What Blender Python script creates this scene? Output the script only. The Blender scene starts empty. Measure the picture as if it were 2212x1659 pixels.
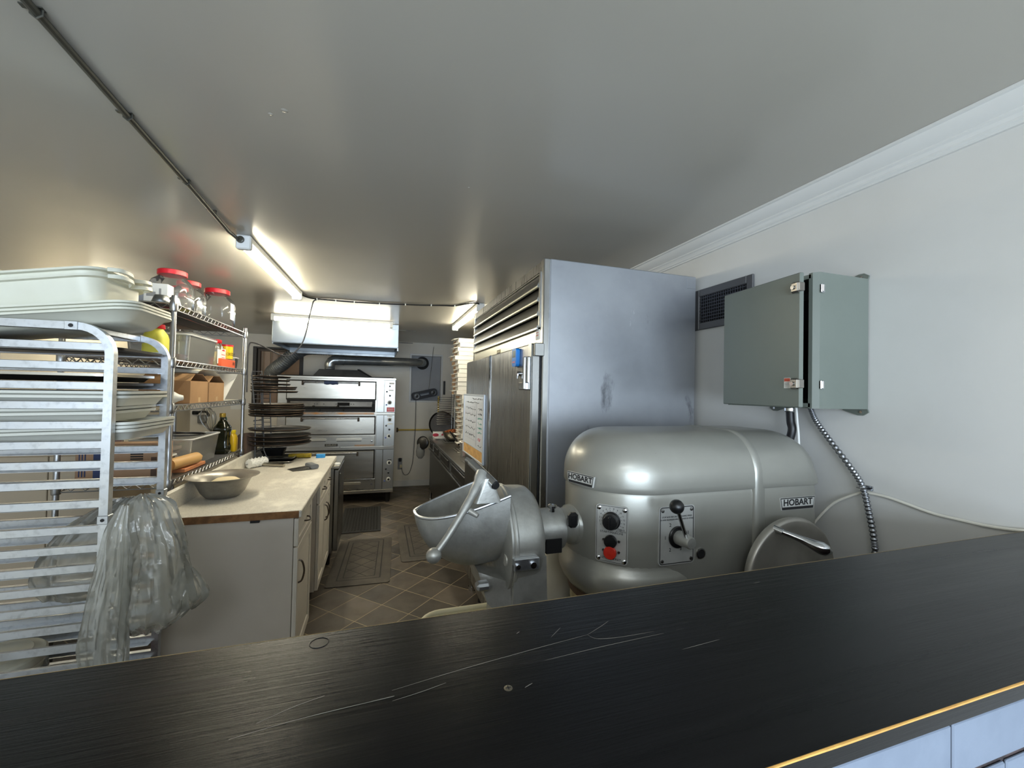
import bpy, math, random
from mathutils import Matrix, Vector, noise as mnoise
random.seed(7)
PI = math.pi
S = bpy.context.scene
COL = S.collection

# ------------------------------------------------------------------ camera
cam_data = bpy.data.cameras.new('camera')
cam = bpy.data.objects.new('camera', cam_data); COL.objects.link(cam); S.camera = cam
cam_data.sensor_fit = 'HORIZONTAL'; cam_data.sensor_width = 36.0
cam_data.lens = 36.0 * 892.36 / 2212.0
cam_data.clip_start = 0.02; cam_data.clip_end = 100
right = Vector((0.95206, -0.30519, 0.02082)); down = Vector((0.02545, 0.01120, -0.99961)); fwd = Vector((0.30484, 0.95223, 0.01843))
cam.matrix_world = Matrix(((right.x, -down.x, -fwd.x, 0), (right.y, -down.y, -fwd.y, 0), (right.z, -down.z, -fwd.z, 1.55), (0, 0, 0, 1)))

# ------------------------------------------------------------------ world, lights, exposure
W = bpy.data.worlds.new('world'); S.world = W; W.use_nodes = True
bg = W.node_tree.nodes['Background']; bg.inputs[0].default_value = (0.62, 0.76, 1.0, 1); bg.inputs[1].default_value = 3.0

def area(name, loc, rot, sx, sy, power, col):
    l = bpy.data.lights.new(name, 'AREA'); l.shape = 'RECTANGLE'; l.size = sx; l.size_y = sy; l.energy = power; l.color = col
    o = bpy.data.objects.new(name, l); COL.objects.link(o); o.location = loc; o.rotation_euler = rot
    return o
WIN_POWER = 190.0
# daylight entering through the shop window and glazed door in the front wall (behind the camera)
area('shop_window_daylight', (-0.35, -3.17, 1.40), (PI/2, 0, 0), 3.3, 1.5, WIN_POWER, (0.75, 0.88, 1.0))
SHOP_LAMP = 16.0
area('shop_ceiling_panel_light', (-0.5, -0.9, 2.285), (0, 0, 0), 1.1, 0.5, SHOP_LAMP, (0.93, 0.97, 1.0))
TUBE = 50.0           # emission of the fluorescent tubes

vs = S.view_settings
vs.view_transform = 'Standard'; vs.look = 'None'; vs.exposure = 0.08; vs.gamma = 1.0; vs.use_curve_mapping = False

# ------------------------------------------------------------------ helpers
def lin(c):
    out = []
    for v in c[:3]:
        v = v / 255.0
        out.append(v / 12.92 if v <= 0.04045 else ((v + 0.055) / 1.055) ** 2.4)
    return (out[0], out[1], out[2], 1.0)

MATS = {}
def M(name, col, rough=0.5, metal=0.0, var=None, bump=None, alpha=1.0, trans=0.0, coat=0.0, emit=None, spec=0.5, rvar=None, stretch=None, sss=0.0):
    """col sRGB 0-255; var=(other colour, noise scale, lo, hi); bump=(scale, strength); stretch scales the noise space."""
    if name in MATS: return MATS[name]
    m = bpy.data.materials.new(name); m.use_nodes = True
    nt = m.node_tree; N = nt.nodes; L = nt.links
    b = N['Principled BSDF']
    b.inputs['Base Color'].default_value = lin(col)
    b.inputs['Roughness'].default_value = rough; b.inputs['Metallic'].default_value = metal
    b.inputs['Alpha'].default_value = alpha; b.inputs['Transmission Weight'].default_value = trans
    b.inputs['Coat Weight'].default_value = coat; b.inputs['Coat Roughness'].default_value = 0.12
    b.inputs['Specular IOR Level'].default_value = spec
    if sss: b.inputs['Subsurface Weight'].default_value = sss; b.inputs['Subsurface Radius'].default_value = (0.02, 0.02, 0.02)
    vec = None
    if var or bump or rvar:
        tc = N.new('ShaderNodeTexCoord'); mp = N.new('ShaderNodeMapping')
        if stretch: mp.inputs['Scale'].default_value = stretch
        L.new(tc.outputs['Object'], mp.inputs[0]); vec = mp.outputs[0]
    if var:
        n = N.new('ShaderNodeTexNoise'); n.inputs['Scale'].default_value = var[1]; n.inputs['Detail'].default_value = 5; n.inputs['Roughness'].default_value = 0.6
        L.new(vec, n.inputs['Vector'])
        r = N.new('ShaderNodeValToRGB'); r.color_ramp.elements[0].position = var[2]; r.color_ramp.elements[1].position = var[3]
        r.color_ramp.elements[0].color = lin(col); r.color_ramp.elements[1].color = lin(var[0])
        L.new(n.outputs['Fac'], r.inputs[0]); L.new(r.outputs[0], b.inputs['Base Color'])
    if rvar:
        n = N.new('ShaderNodeTexNoise'); n.inputs['Scale'].default_value = rvar[0]; n.inputs['Detail'].default_value = 4
        L.new(vec, n.inputs['Vector'])
        mr = N.new('ShaderNodeMapRange'); mr.inputs['From Min'].default_value = 0.3; mr.inputs['From Max'].default_value = 0.7
        mr.inputs['To Min'].default_value = rvar[1]; mr.inputs['To Max'].default_value = rvar[2]
        L.new(n.outputs['Fac'], mr.inputs[0]); L.new(mr.outputs[0], b.inputs['Roughness'])
    if bump:
        n = N.new('ShaderNodeTexNoise'); n.inputs['Scale'].default_value = bump[0]; n.inputs['Detail'].default_value = 4
        L.new(vec, n.inputs['Vector'])
        bp = N.new('ShaderNodeBump'); bp.inputs['Strength'].default_value = bump[1]; bp.inputs['Distance'].default_value = 0.01
        L.new(n.outputs['Fac'], bp.inputs['Height']); L.new(bp.outputs[0], b.inputs['Normal'])
    if emit:
        b.inputs['Emission Color'].default_value = (emit[0], emit[1], emit[2], 1); b.inputs['Emission Strength'].default_value = emit[3]
    MATS[name] = m
    return m

def add_marks(m, col, scale, lo, hi, stretch=(1, 1, 1), rough=None):
    """overlay of thin worn marks: noise-thresholded streaks mixed over the base colour"""
    nt = m.node_tree; N = nt.nodes; L = nt.links; b = N['Principled BSDF']
    tc = N.new('ShaderNodeTexCoord'); mp = N.new('ShaderNodeMapping'); mp.inputs['Scale'].default_value = stretch
    L.new(tc.outputs['Object'], mp.inputs[0])
    n = N.new('ShaderNodeTexNoise'); n.inputs['Scale'].default_value = scale; n.inputs['Detail'].default_value = 6; n.inputs['Roughness'].default_value = 0.65
    L.new(mp.outputs[0], n.inputs['Vector'])
    mr = N.new('ShaderNodeMapRange'); mr.inputs['From Min'].default_value = lo; mr.inputs['From Max'].default_value = hi
    L.new(n.outputs['Fac'], mr.inputs[0])
    mx = N.new('ShaderNodeMix'); mx.data_type = 'RGBA'
    L.new(mr.outputs[0], mx.inputs['Factor'])
    src = b.inputs['Base Color']
    if src.is_linked: L.new(src.links[0].from_socket, mx.inputs['A'])
    else: mx.inputs['A'].default_value = src.default_value
    mx.inputs['B'].default_value = lin(col)
    L.new(mx.outputs['Result'], b.inputs['Base Color'])
    return m

def frame_of(d):
    d = Vector(d).normalized()
    u = d.orthogonal().normalized() if abs(d.z) > 0.999 or abs(d.z) < 1e-6 else Vector((0, 0, 1)).cross(d).normalized()
    return u, d.cross(u).normalized(), d

def rrect(cx, cy, w, h, r, n=5):
    pts = []
    for sx, sy, a0 in ((1, 1, 0), (-1, 1, PI/2), (-1, -1, PI), (1, -1, 1.5*PI)):
        for i in range(n + 1):
            a = a0 + i * PI / 2 / n
            pts.append((cx + sx * (w/2 - r) + r * math.cos(a), cy + sy * (h/2 - r) + r * math.sin(a)))
    return pts

def smooth_path(pts, k=6):
    """Catmull-Rom through the points"""
    P = [Vector(p) for p in pts]; out = []
    for i in range(len(P) - 1):
        p0 = P[max(i-1, 0)]; p1 = P[i]; p2 = P[i+1]; p3 = P[min(i+2, len(P)-1)]
        for j in range(k):
            t = j / k
            out.append(0.5 * ((2*p1) + (p2-p0)*t + (2*p0-5*p1+4*p2-p3)*t*t + (3*p1-p0-3*p2+p3)*t**3))
    out.append(P[-1]); return out

class G:
    def __init__(self): self.v = []; self.f = []
    def add(self, vs, fs):
        o = len(self.v); self.v += [Vector(p) for p in vs]; self.f += [tuple(i + o for i in f) for f in fs]; return self
    def box(self, x0, x1, y0, y1, z0, z1, b=0.0):
        if b <= 0:
            vs = [(x0,y0,z0),(x1,y0,z0),(x1,y1,z0),(x0,y1,z0),(x0,y0,z1),(x1,y0,z1),(x1,y1,z1),(x0,y1,z1)]
            return self.add(vs, [(0,3,2,1),(4,5,6,7),(0,1,5,4),(1,2,6,5),(2,3,7,6),(3,0,4,7)])
        b = min(b, (x1-x0)*.49, (y1-y0)*.49, (z1-z0)*.49)
        c = ((x0+x1)/2, (y0+y1)/2, (z0+z1)/2); h = ((x1-x0)/2, (y1-y0)/2, (z1-z0)/2)
        idx = {}; vs = []
        for sx in (-1, 1):
            for sy in (-1, 1):
                for sz in (-1, 1):
                    for a in range(3):
                        s = (sx, sy, sz)
                        p = [c[i] + s[i] * (h[i] if i == a else h[i] - b) for i in range(3)]
                        idx[(sx, sy, sz, a)] = len(vs); vs.append(p)
        fs = []
        def q(keys):
            ids = [idx[k] for k in keys]; ps = [Vector(vs[i]) for i in ids]
            n = (ps[1]-ps[0]).cross(ps[2]-ps[0]); m = sum(ps, Vector()) / len(ps) - Vector(c)
            fs.append(tuple(ids) if n.dot(m) > 0 else tuple(reversed(ids)))
        for a in range(3):
            o1, o2 = [i for i in range(3) if i != a]
            for s in (-1, 1):
                ks = []
                for t1, t2 in ((-1,-1),(1,-1),(1,1),(-1,1)):
                    k = [0,0,0]; k[a] = s; k[o1] = t1; k[o2] = t2; ks.append((*k, a))
                q(ks)
            for t1 in (-1, 1):
                for t2 in (-1, 1):
                    ks = []
                    for s, ax in ((-1, o1), (1, o1), (1, o2), (-1, o2)):
                        k = [0,0,0]; k[a] = s; k[o1] = t1; k[o2] = t2; ks.append((*k, ax))
                    q(ks)
        for sx in (-1, 1):
            for sy in (-1, 1):
                for sz in (-1, 1):
                    q([(sx,sy,sz,0),(sx,sy,sz,1),(sx,sy,sz,2)])
        return self.add(vs, fs)
    def loft(self, rings, cap0=True, cap1=True, closed=True):
        n = len(rings[0]); vs = [p for r in rings for p in r]; fs = []
        for i in range(len(rings) - 1):
            for j in range(n if closed else n - 1):
                k = (j + 1) % n
                fs.append((i*n+j, i*n+k, (i+1)*n+k, (i+1)*n+j))
        if cap0: fs.append(tuple(reversed(range(n))))
        if cap1: fs.append(tuple((len(rings)-1)*n + j for j in range(n)))
        return self.add(vs, fs)
    def cyl(self, p0, p1, r0, r1=None, n=16, caps=True):
        r1 = r0 if r1 is None else r1
        p0 = Vector(p0); p1 = Vector(p1); u, w, d = frame_of(p1 - p0)
        ring = lambda p, r: [p + u*(r*math.cos(2*PI*i/n)) + w*(r*math.sin(2*PI*i/n)) for i in range(n)]
        return self.loft([ring(p0, r0), ring(p1, r1)], caps, caps)
    def tube(self, pts, r, n=8, closed=False):
        P = [Vector(p) for p in pts]; m = len(P); rings = []; u = None
        for i in range(m):
            if closed: t = P[(i+1) % m] - P[i-1]
            else: t = P[min(i+1, m-1)] - P[max(i-1, 0)]
            t.normalize()
            if u is None: u, w, _ = frame_of(t)
            else:
                u = u - t * u.dot(t)
                if u.length < 1e-6: u = frame_of(t)[0]
                u.normalize(); w = t.cross(u)
            rr = r[i] if isinstance(r, (list, tuple)) else r
            rings.append([P[i] + u*(rr*math.cos(2*PI*k/n)) + w*(rr*math.sin(2*PI*k/n)) for k in range(n)])
        if closed: rings.append(rings[0]); return self.loft(rings, False, False)
        return self.loft(rings)
    def bar(self, pts, w, h, up=(0, 0, 1)):
        """rectangular-section bar along a path"""
        P = [Vector(p) for p in pts]; up = Vector(up); rings = []
        for i in range(len(P)):
            t = (P[min(i+1, len(P)-1)] - P[max(i-1, 0)]).normalized()
            s = t.cross(up)
            if s.length < 1e-5: s = t.cross(Vector((1, 0, 0)))
            s.normalize(); v = s.cross(t).normalized()
            rings.append([P[i] + s*a*w/2 + v*b*h/2 for a, b in ((-1,-1),(1,-1),(1,1),(-1,1))])
        return self.loft(rings)
    def lathe(self, prof, c=(0,0,0), axis=(0,0,1), n=24, cap0=False, cap1=False):
        c = Vector(c); u, w, d = frame_of(axis)
        rings = [[c + d*z + u*(r*math.cos(2*PI*i/n)) + w*(r*math.sin(2*PI*i/n)) for i in range(n)] for r, z in prof]
        return self.loft(rings, cap0, cap1)
    def sphere(self, c, r, n=16, sc=(1,1,1)):
        m = n // 2; rings = []
        for i in range(1, m):
            a = PI * i / m
            rings.append([Vector((c[0] + sc[0]*r*math.sin(a)*math.cos(2*PI*j/n), c[1] + sc[1]*r*math.sin(a)*math.sin(2*PI*j/n), c[2] - sc[2]*r*math.cos(a))) for j in range(n)])
        return self.loft(rings)
    def prism(self, poly, plane, d0, d1):
        f = {'xy': lambda a, b, d: (a, b, d), 'xz': lambda a, b, d: (a, d, b), 'yz': lambda a, b, d: (d, a, b)}[plane]
        return self.loft([[f(a, b, d0) for a, b in poly], [f(a, b, d1) for a, b in poly]])
    def xf(self, m):
        self.v = [m @ p for p in self.v]; return self

def fix_normals(me):
    import bmesh
    bm = bmesh.new(); bm.from_mesh(me); bmesh.ops.recalc_face_normals(bm, faces=bm.faces); bm.to_mesh(me); bm.free()

def mesh_of(g, name, mat, angle=35):
    me = bpy.data.meshes.new(name); me.from_pydata([tuple(p) for p in g.v], [], g.f); me.update()
    fix_normals(me)
    me.polygons.foreach_set('use_smooth', [True] * len(me.polygons)); me.set_sharp_from_angle(angle=math.radians(angle))
    if mat: me.materials.append(mat)
    return me

WM = {}                      # world matrix of every object built
def place(o, mw, parent):
    if parent is not None: o.parent = parent
    WM[o.name] = mw

def tag(o, label=None, cat=None, group=None, kind=None):
    if label: o['label'] = label
    if cat: o['category'] = cat
    if group: o['group'] = group
    if kind: o['kind'] = kind
    return o

def thing(name, label, cat, loc=(0,0,0), rotz=0.0, group=None, rot=None):
    o = bpy.data.objects.new(name, None); COL.objects.link(o); o.empty_display_size = 0.05
    o.location = loc; o.rotation_euler = rot if rot else (0, 0, rotz)
    mw = Matrix.Translation(Vector(loc)) @ o.rotation_euler.to_matrix().to_4x4()
    WM[o.name] = mw; tag(o, label, cat, group); return o

def part(g, name, mat, parent, local=False, angle=35, label=None, kind=None):
    """mesh child; g in world coordinates unless local (then in the parent's coordinates)"""
    me = mesh_of(g, name, mat, angle); mw = WM[parent.name]
    if not local: me.transform(mw.inverted())
    o = bpy.data.objects.new(name, me); COL.objects.link(o); o.parent = parent; WM[o.name] = mw
    if label: o['label'] = label
    if kind: o['kind'] = kind
    return o

def solo(g, name, mat, label=None, cat=None, group=None, kind=None, angle=35):
    """a top-level thing that is one mesh, origin at its base centre"""
    xs = [p.x for p in g.v]; ys = [p.y for p in g.v]; zs = [p.z for p in g.v]
    b = Vector(((min(xs)+max(xs))/2, (min(ys)+max(ys))/2, min(zs)))
    me = mesh_of(g, name, mat, angle); mw = Matrix.Translation(b); me.transform(mw.inverted())
    o = bpy.data.objects.new(name, me); COL.objects.link(o); o.location = b; WM[o.name] = mw
    return tag(o, label, cat, group, kind)

def struct(g, name, mat, angle=35):
    return solo(g, name, mat, kind='structure', angle=angle)

def copy_tree(o, parent=None, loc=None, rot=None, label=None, group=None):
    c = o.copy(); COL.objects.link(c); c.parent = parent
    if loc is not None: c.location = loc
    if rot is not None: c.rotation_euler = rot
    if label: c['label'] = label
    if group: c['group'] = group
    for ch in o.children: copy_tree(ch, c)
    return c

def text(body, name, size, mat, parent, mw, extrude=0.0004, align='CENTER', sx=1.0, bold=0.0):
    """lettering as a mesh; mw maps the text's xy-plane into the world"""
    cu = bpy.data.curves.new(name, 'FONT'); cu.body = body; cu.size = size; cu.extrude = extrude; cu.align_x = align; cu.align_y = 'CENTER'; cu.resolution_u = 3; cu.offset = bold
    ob = bpy.data.objects.new(name + '_tmp', cu); COL.objects.link(ob)
    dg = bpy.context.evaluated_depsgraph_get(); me = bpy.data.meshes.new_from_object(ob.evaluated_get(dg))
    bpy.data.objects.remove(ob); bpy.data.curves.remove(cu)
    me.name = name; me.materials.clear(); me.materials.append(mat)
    me.transform(Matrix.Diagonal((sx, 1, 1, 1))); me.transform(mw); me.transform(WM[parent.name].inverted())
    o = bpy.data.objects.new(name, me); COL.objects.link(o); o.parent = parent; WM[o.name] = WM[parent.name]
    return o

def basis(o, xa, ya):
    """matrix whose x axis is xa, y axis ya, origin o"""
    xa = Vector(xa).normalized(); ya = Vector(ya); ya = (ya - xa * ya.dot(xa)).normalized(); za = xa.cross(ya)
    return Matrix(((xa.x, ya.x, za.x, o[0]), (xa.y, ya.y, za.y, o[1]), (xa.z, ya.z, za.z, o[2]), (0, 0, 0, 1)))

# ------------------------------------------------------------------ materials
M_ceil = M('ceiling_semi_gloss_paint', (178, 174, 165), 0.22)
M_wall = M('wall_white_paint', (212, 211, 208), 0.42, var=((204, 203, 199), 1.5, .4, .7), bump=(60, .03))
M_wallc = M('wall_cream_paint', (212, 205, 190), 0.5, var=((200, 192, 174), 2.0, .35, .7))
M_trim = M('trim_white_paint', (216, 216, 214), 0.35)
M_white = M('white_enamel', (232, 233, 230), 0.35)
M_steel = M('brushed_stainless', (168, 167, 163), 0.30, 1.0, var=((140, 139, 136), 6, .35, .7), stretch=(1, 14, .5), rvar=(8, .24, .38))
M_steeldk = M('brushed_stainless_dark', (150, 149, 146), 0.32, 1.0, var=((137, 136, 133), 5, .35, .7), stretch=(1, 16, .5), rvar=(8, .24, .40))
M_steelx = M('stainless_sheet', (184, 180, 170), 0.30, 1.0, var=((166, 162, 153), 4, .35, .75), stretch=(.5, 1, 4), rvar=(6, .27, .34))
M_chrome = M('chrome', (205, 207, 210), 0.14, 1.0)
M_alu = M('worn_aluminium', (204, 208, 214), 0.36, 1.0, var=((180, 184, 190), 45, .5, .72), rvar=(20, .30, .46))
M_cast = M('cast_aluminium', (178, 178, 173), 0.42, .6, var=((148, 147, 141), 12, .4, .7), bump=(90, .06))
M_galv = M('galvanised_steel', (160, 164, 166), 0.36, 1.0, var=((120, 124, 128), 9, .4, .7))
M_black = M('black_plastic', (18, 18, 19), 0.35)
M_blackm = M('black_matte', (14, 14, 14), 0.7)
M_dark = M('dark_void', (10, 10, 11), 0.9)
M_pan = M('seasoned_pan_steel', (24, 21, 20), 0.40, 0.4, var=((44, 36, 31), 9, .45, .75))
M_panrim = M('worn_pan_rim', (92, 78, 66), 0.4, 0.7)
M_brown = M('cardboard', (166, 130, 92), 0.8, var=((150, 115, 80), 4, .4, .7))
M_carton = M('carton_buff', (178, 146, 120), 0.8, var=((165, 134, 108), 4, .4, .7))
M_poly = M('white_polyethylene', (222, 222, 208), 0.42, sss=0.08, var=((214, 213, 196), 3, .4, .7))
M_polyg = M('pale_grey_tray_plastic', (206, 206, 196), 0.42)
M_cream = M('cream_plastic', (220, 212, 178), 0.4)
def film(name, col, dens, transl=.06, rough=.1, ior=1.45, bump=None):
    """thin clear or milky plastic: mostly transparent with some diffuse haze and a clear gloss"""
    m = bpy.data.materials.new(name); m.use_nodes = True; nt = m.node_tree; N = nt.nodes; L = nt.links; N.clear()
    out = N.new('ShaderNodeOutputMaterial'); t = N.new('ShaderNodeBsdfTransparent'); d = N.new('ShaderNodeBsdfDiffuse'); tl = N.new('ShaderNodeBsdfTranslucent'); g = N.new('ShaderNodeBsdfGlossy'); fr = N.new('ShaderNodeFresnel')
    t.inputs[0].default_value = (.975, .98, .975, 1); d.inputs[0].default_value = lin(col); tl.inputs[0].default_value = lin(col); g.inputs['Roughness'].default_value = rough; fr.inputs[0].default_value = ior
    a = N.new('ShaderNodeMixShader'); a.inputs[0].default_value = dens; L.new(t.outputs[0], a.inputs[1]); L.new(d.outputs[0], a.inputs[2])
    b = N.new('ShaderNodeMixShader'); b.inputs[0].default_value = transl; L.new(a.outputs[0], b.inputs[1]); L.new(tl.outputs[0], b.inputs[2])
    c = N.new('ShaderNodeMixShader'); L.new(fr.outputs[0], c.inputs[0]); L.new(b.outputs[0], c.inputs[1]); L.new(g.outputs[0], c.inputs[2]); L.new(c.outputs[0], out.inputs[0])
    if bump:
        tc = N.new('ShaderNodeTexCoord'); n = N.new('ShaderNodeTexNoise'); n.inputs['Scale'].default_value = bump[0]; n.inputs['Detail'].default_value = 4; n.inputs['Distortion'].default_value = .8
        L.new(tc.outputs['Object'], n.inputs['Vector']); bp = N.new('ShaderNodeBump'); bp.inputs['Strength'].default_value = bump[1]; bp.inputs['Distance'].default_value = .02; L.new(n.outputs['Fac'], bp.inputs['Height'])
        for nd in (d, tl, g, fr): L.new(bp.outputs[0], nd.inputs['Normal'])
    return m
M_clear = film('clear_plastic', (225, 228, 230), .05, .03, .06)
M_cloudy = film('cloudy_plastic', (226, 228, 226), .22, .10, .2)
M_red = M('red_plastic', (205, 30, 44), 0.35)
M_yellow = M('yellow_plastic', (232, 205, 30), 0.4)
M_wood = M('pale_wood', (206, 164, 104), 0.5, var=((184, 140, 84), 3, .4, .7), stretch=(1, .2, 1))
M_paper = M('white_paper', (232, 232, 228), 0.7)
M_ink = M('black_ink', (22, 22, 24), 0.6)
# ------------------------------------------------------------------ room shell
XL, XR, YB, YF, ZC = -2.5, 1.5, 6.85, -3.2, 2.313
M_grout = M('grout', (164, 152, 126), 0.8)
M_tile = M('slate_look_tile', (60, 54, 48), 0.42, bump=(14, .12), rvar=(6, .34, .58))
nt = M_tile.node_tree; N = nt.nodes; L = nt.links
oi = N.new('ShaderNodeObjectInfo'); tcn = N.new('ShaderNodeTexCoord')
nz = N.new('ShaderNodeTexNoise'); nz.inputs['Scale'].default_value = 5.0; nz.inputs['Detail'].default_value = 6; nz.inputs['Roughness'].default_value = .65
off = N.new('ShaderNodeVectorMath'); off.operation = 'MULTIPLY_ADD'; off.inputs[1].default_value = (1, 1, 1)
L.new(tcn.outputs['Object'], off.inputs[0]); L.new(oi.outputs['Location'], off.inputs[2]); L.new(off.outputs[0], nz.inputs['Vector'])
mth = N.new('ShaderNodeMath'); mth.operation = 'MULTIPLY_ADD'; mth.inputs[1].default_value = .42; L.new(oi.outputs['Random'], mth.inputs[0])
mt2 = N.new('ShaderNodeMath'); mt2.operation = 'MULTIPLY'; mt2.inputs[1].default_value = .75; L.new(nz.outputs['Fac'], mt2.inputs[0]); L.new(mt2.outputs[0], mth.inputs[2])
rp = N.new('ShaderNodeValToRGB'); rp.color_ramp.elements[0].position = .25; rp.color_ramp.elements[1].position = .85
rp.color_ramp.elements[0].color = lin((50, 47, 44)); rp.color_ramp.elements[1].color = lin((102, 93, 82))
L.new(mth.outputs[0], rp.inputs[0]); L.new(rp.outputs[0], N['Principled BSDF'].inputs['Base Color'])

floor = struct(G().box(XL, XR, YF, YB, -0.12, -0.0010), 'floor', M_grout)
D = 0.35; gap = 0.0032; hd = D/2 - gap * 1.4
tile_me = mesh_of(G().prism([(hd, 0), (0, hd), (-hd, 0), (0, -hd)], 'xy', -0.006, 0.0), 'tile', M_tile)
rest = G(); ntile = 0
for i in range(-20, 14):
    for j in range(-40, 24):
        if (i + j) % 2 == 0: continue
        x = 0.23 + i * D/2; y = 3.304 + j * D/2
        if x < XL + .02 or x > XR - .02 or y < YF + .02 or y > YB - .02: continue
        if -0.75 < x and y > 0.95 and ntile < 300:
            t = bpy.data.objects.new('tile', tile_me); COL.objects.link(t); t.parent = floor
            t.matrix_parent_inverse = Matrix.Translation(-floor.location); t.location = (x, y, 0); WM[t.name] = Matrix(); ntile += 1
        else:
            rest.prism([(x+hd, y), (x, y+hd), (x-hd, y), (x, y-hd)], 'xy', -0.006, 0.0)
part(rest, 'tile_field', M_tile, floor, kind='stuff')

struct(G().box(XL, XR, YF, 0.25, 0.0005, 0.006), 'floor', M('shop_floor_bounce', (196, 194, 188), .35, var=((184, 182, 176), 2, .4, .7)))  # pale slab added over the unseen shop side to bounce light onto the ceiling
ntc = M_ceil.node_tree; Nc = ntc.nodes; Lc = ntc.links
tcc = Nc.new('ShaderNodeTexCoord'); n1 = Nc.new('ShaderNodeTexNoise'); n1.inputs['Scale'].default_value = 1.6; n1.inputs['Detail'].default_value = 1.0; Lc.new(tcc.outputs['Object'], n1.inputs['Vector'])
b1c = Nc.new('ShaderNodeBump'); b1c.inputs['Strength'].default_value = .25; b1c.inputs['Distance'].default_value = .02; Lc.new(n1.outputs['Fac'], b1c.inputs['Height']); Lc.new(b1c.outputs[0], Nc['Principled BSDF'].inputs['Normal'])
struct(G().box(XL, XR, YF, YB, ZC, ZC + .12), 'ceiling', M_ceil)
struct(G().box(XR, XR + .12, YF, YB, -.12, ZC + .12), 'wall_right', M_wall)
struct(G().box(XL - .12, XL, YF, YB, -.12, ZC + .12), 'wall_left', M_wallc)
# back wall with a barred window (left) and a boarded recess (right)
wx0, wx1, wz0, wz1 = -1.76, -1.10, 1.18, 2.13
rx0, rx1, rz0, rz1 = 0.482, 0.956, 1.375, 2.10
g = G()
g.box(XL, wx0, YB, YB+.14, -.12, ZC+.12).box(wx0, wx1, YB, YB+.14, -.12, wz0).box(wx0, wx1, YB, YB+.14, wz1, ZC+.12)
g.box(wx1, rx0, YB, YB+.14, -.12, ZC+.12).box(rx0, rx1, YB, YB+.14, -.12, rz0).box(rx0, rx1, YB, YB+.14, rz1, ZC+.12).box(rx1, XR, YB, YB+.14, -.12, ZC+.12)
M_wallb = M('wall_back_paint', (226, 221, 210), 0.5, var=((216, 211, 198), 2.2, .35, .7))
struct(g, 'wall_back', M_wallb)
struct(G().box(rx0-.02, rx1+.02, YB+.075, YB+.10, rz0-.02, rz1+.02), 'trim_3', M('grey_board', (160, 163, 168), 0.6, var=((150, 153, 158), 2, .4, .7)))
g = G()
for a in (rx0-.028, rx1): g.box(a, a+.028, YB-.012, YB, rz0-.03, rz1+.03, .003)
g.box(rx0, rx1, YB-.012, YB, rz1, rz1+.03, .003).box(rx0, rx1, YB-.018, YB+.07, rz0-.028, rz0, .003)
struct(g, 'trim_2', M_trim)
# window with dark frame and security bars
win = thing('window_1', None, None, (wx0, YB, wz0)); tag(win, kind='structure')
M_wfr = M('dark_window_frame', (38, 34, 32), 0.5)
g = G(); d = .05
g.box(wx0, wx0+d, YB-.015, YB+.08, wz0, wz1, .004).box(wx1-d, wx1, YB-.015, YB+.08, wz0, wz1, .004).box(wx0+d, wx1-d, YB-.015, YB+.08, wz1-d*.6, wz1, .004).box(wx0+d, wx1-d, YB-.015, YB+.08, wz0, wz0+d*.6, .004)
part(g, 'window_frame', M_wfr, win)
part(G().box(wx0+.05, wx0+.085, YB+.03, YB+.09, wz0+.03, wz1-.03, .003).box(wx0+.085, wx1-.05, YB+.03, YB+.09, wz1-.06, wz1-.03, .003), 'sash', M('brown_sash', (92, 80, 68), 0.6), win)
part(G().box(wx0+.085, wx1-.05, YB+.075, YB+.085, wz0+.03, wz1-.06), 'pane', M('brown_paper_behind_glass', (150, 118, 88), 0.35, var=((128, 98, 72), 3, .4, .7)), win)
for i in range(4):
    x = wx0 + .118 + i * .098
    part(G().cyl((x, YB+.035, wz0+.02), (x, YB+.035, wz1-.02), .005, n=8), 'bar', M('bar_steel', (150, 134, 116), 0.5, .5), win)
# front wall (behind the camera) with the shop window
g = G(); a0, a1, b0, b1 = -2.05, 1.35, .62, 2.18
g.box(XL, a0, YF-.12, YF, -.12, ZC+.12).box(a1, XR, YF-.12, YF, -.12, ZC+.12).box(a0, a1, YF-.12, YF, -.12, b0).box(a0, a1, YF-.12, YF, b1, ZC+.12)
struct(g, 'wall_front', M_wall)
g = G()
for x in (a0, -.95, .2, a1-.05): g.box(x, x+.05, YF-.10, YF-.02, b0, b1)
g.box(a0, a1, YF-.10, YF-.02, b0, b0+.05).box(a0, a1, YF-.10, YF-.02, b1-.05, b1)
struct(g, 'window_2', M_alu)
# crown moulding along the right wall
prof = [(0, 0), (-.070, 0), (-.070, -.007), (-.062, -.009), (-.058, -.016), (-.048, -.027), (-.035, -.036), (-.027, -.040), (-.027, -.045), (-.020, -.050), (-.015, -.058), (-.015, -.064), (-.009, -.068), (-.009, -.074), (0, -.074)]
struct(G().prism([(XR - .0005 + a, ZC - .0005 + b) for a, b in prof], 'xz', YF, YB), 'trim_1', M_trim, angle=20)
# baseboard on the back wall
struct(G().box(.23, XR, YB-.014, YB, 0.0, .095, .003).box(.23, XR, YB-.02, YB-.014, .0, .018, .003), 'baseboard_back', M_trim)
# ceiling panel lamp over the shop side (behind the camera)
lp = thing('ceiling_panel_lamp', 'flat white ceiling lamp over the customer side', 'lamp', (-.5, -.9, ZC-.02))
part(G().box(-1.08, .08, -1.18, -.62, ZC-.022, ZC-.001, .004), 'housing', M_white, lp)

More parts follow.
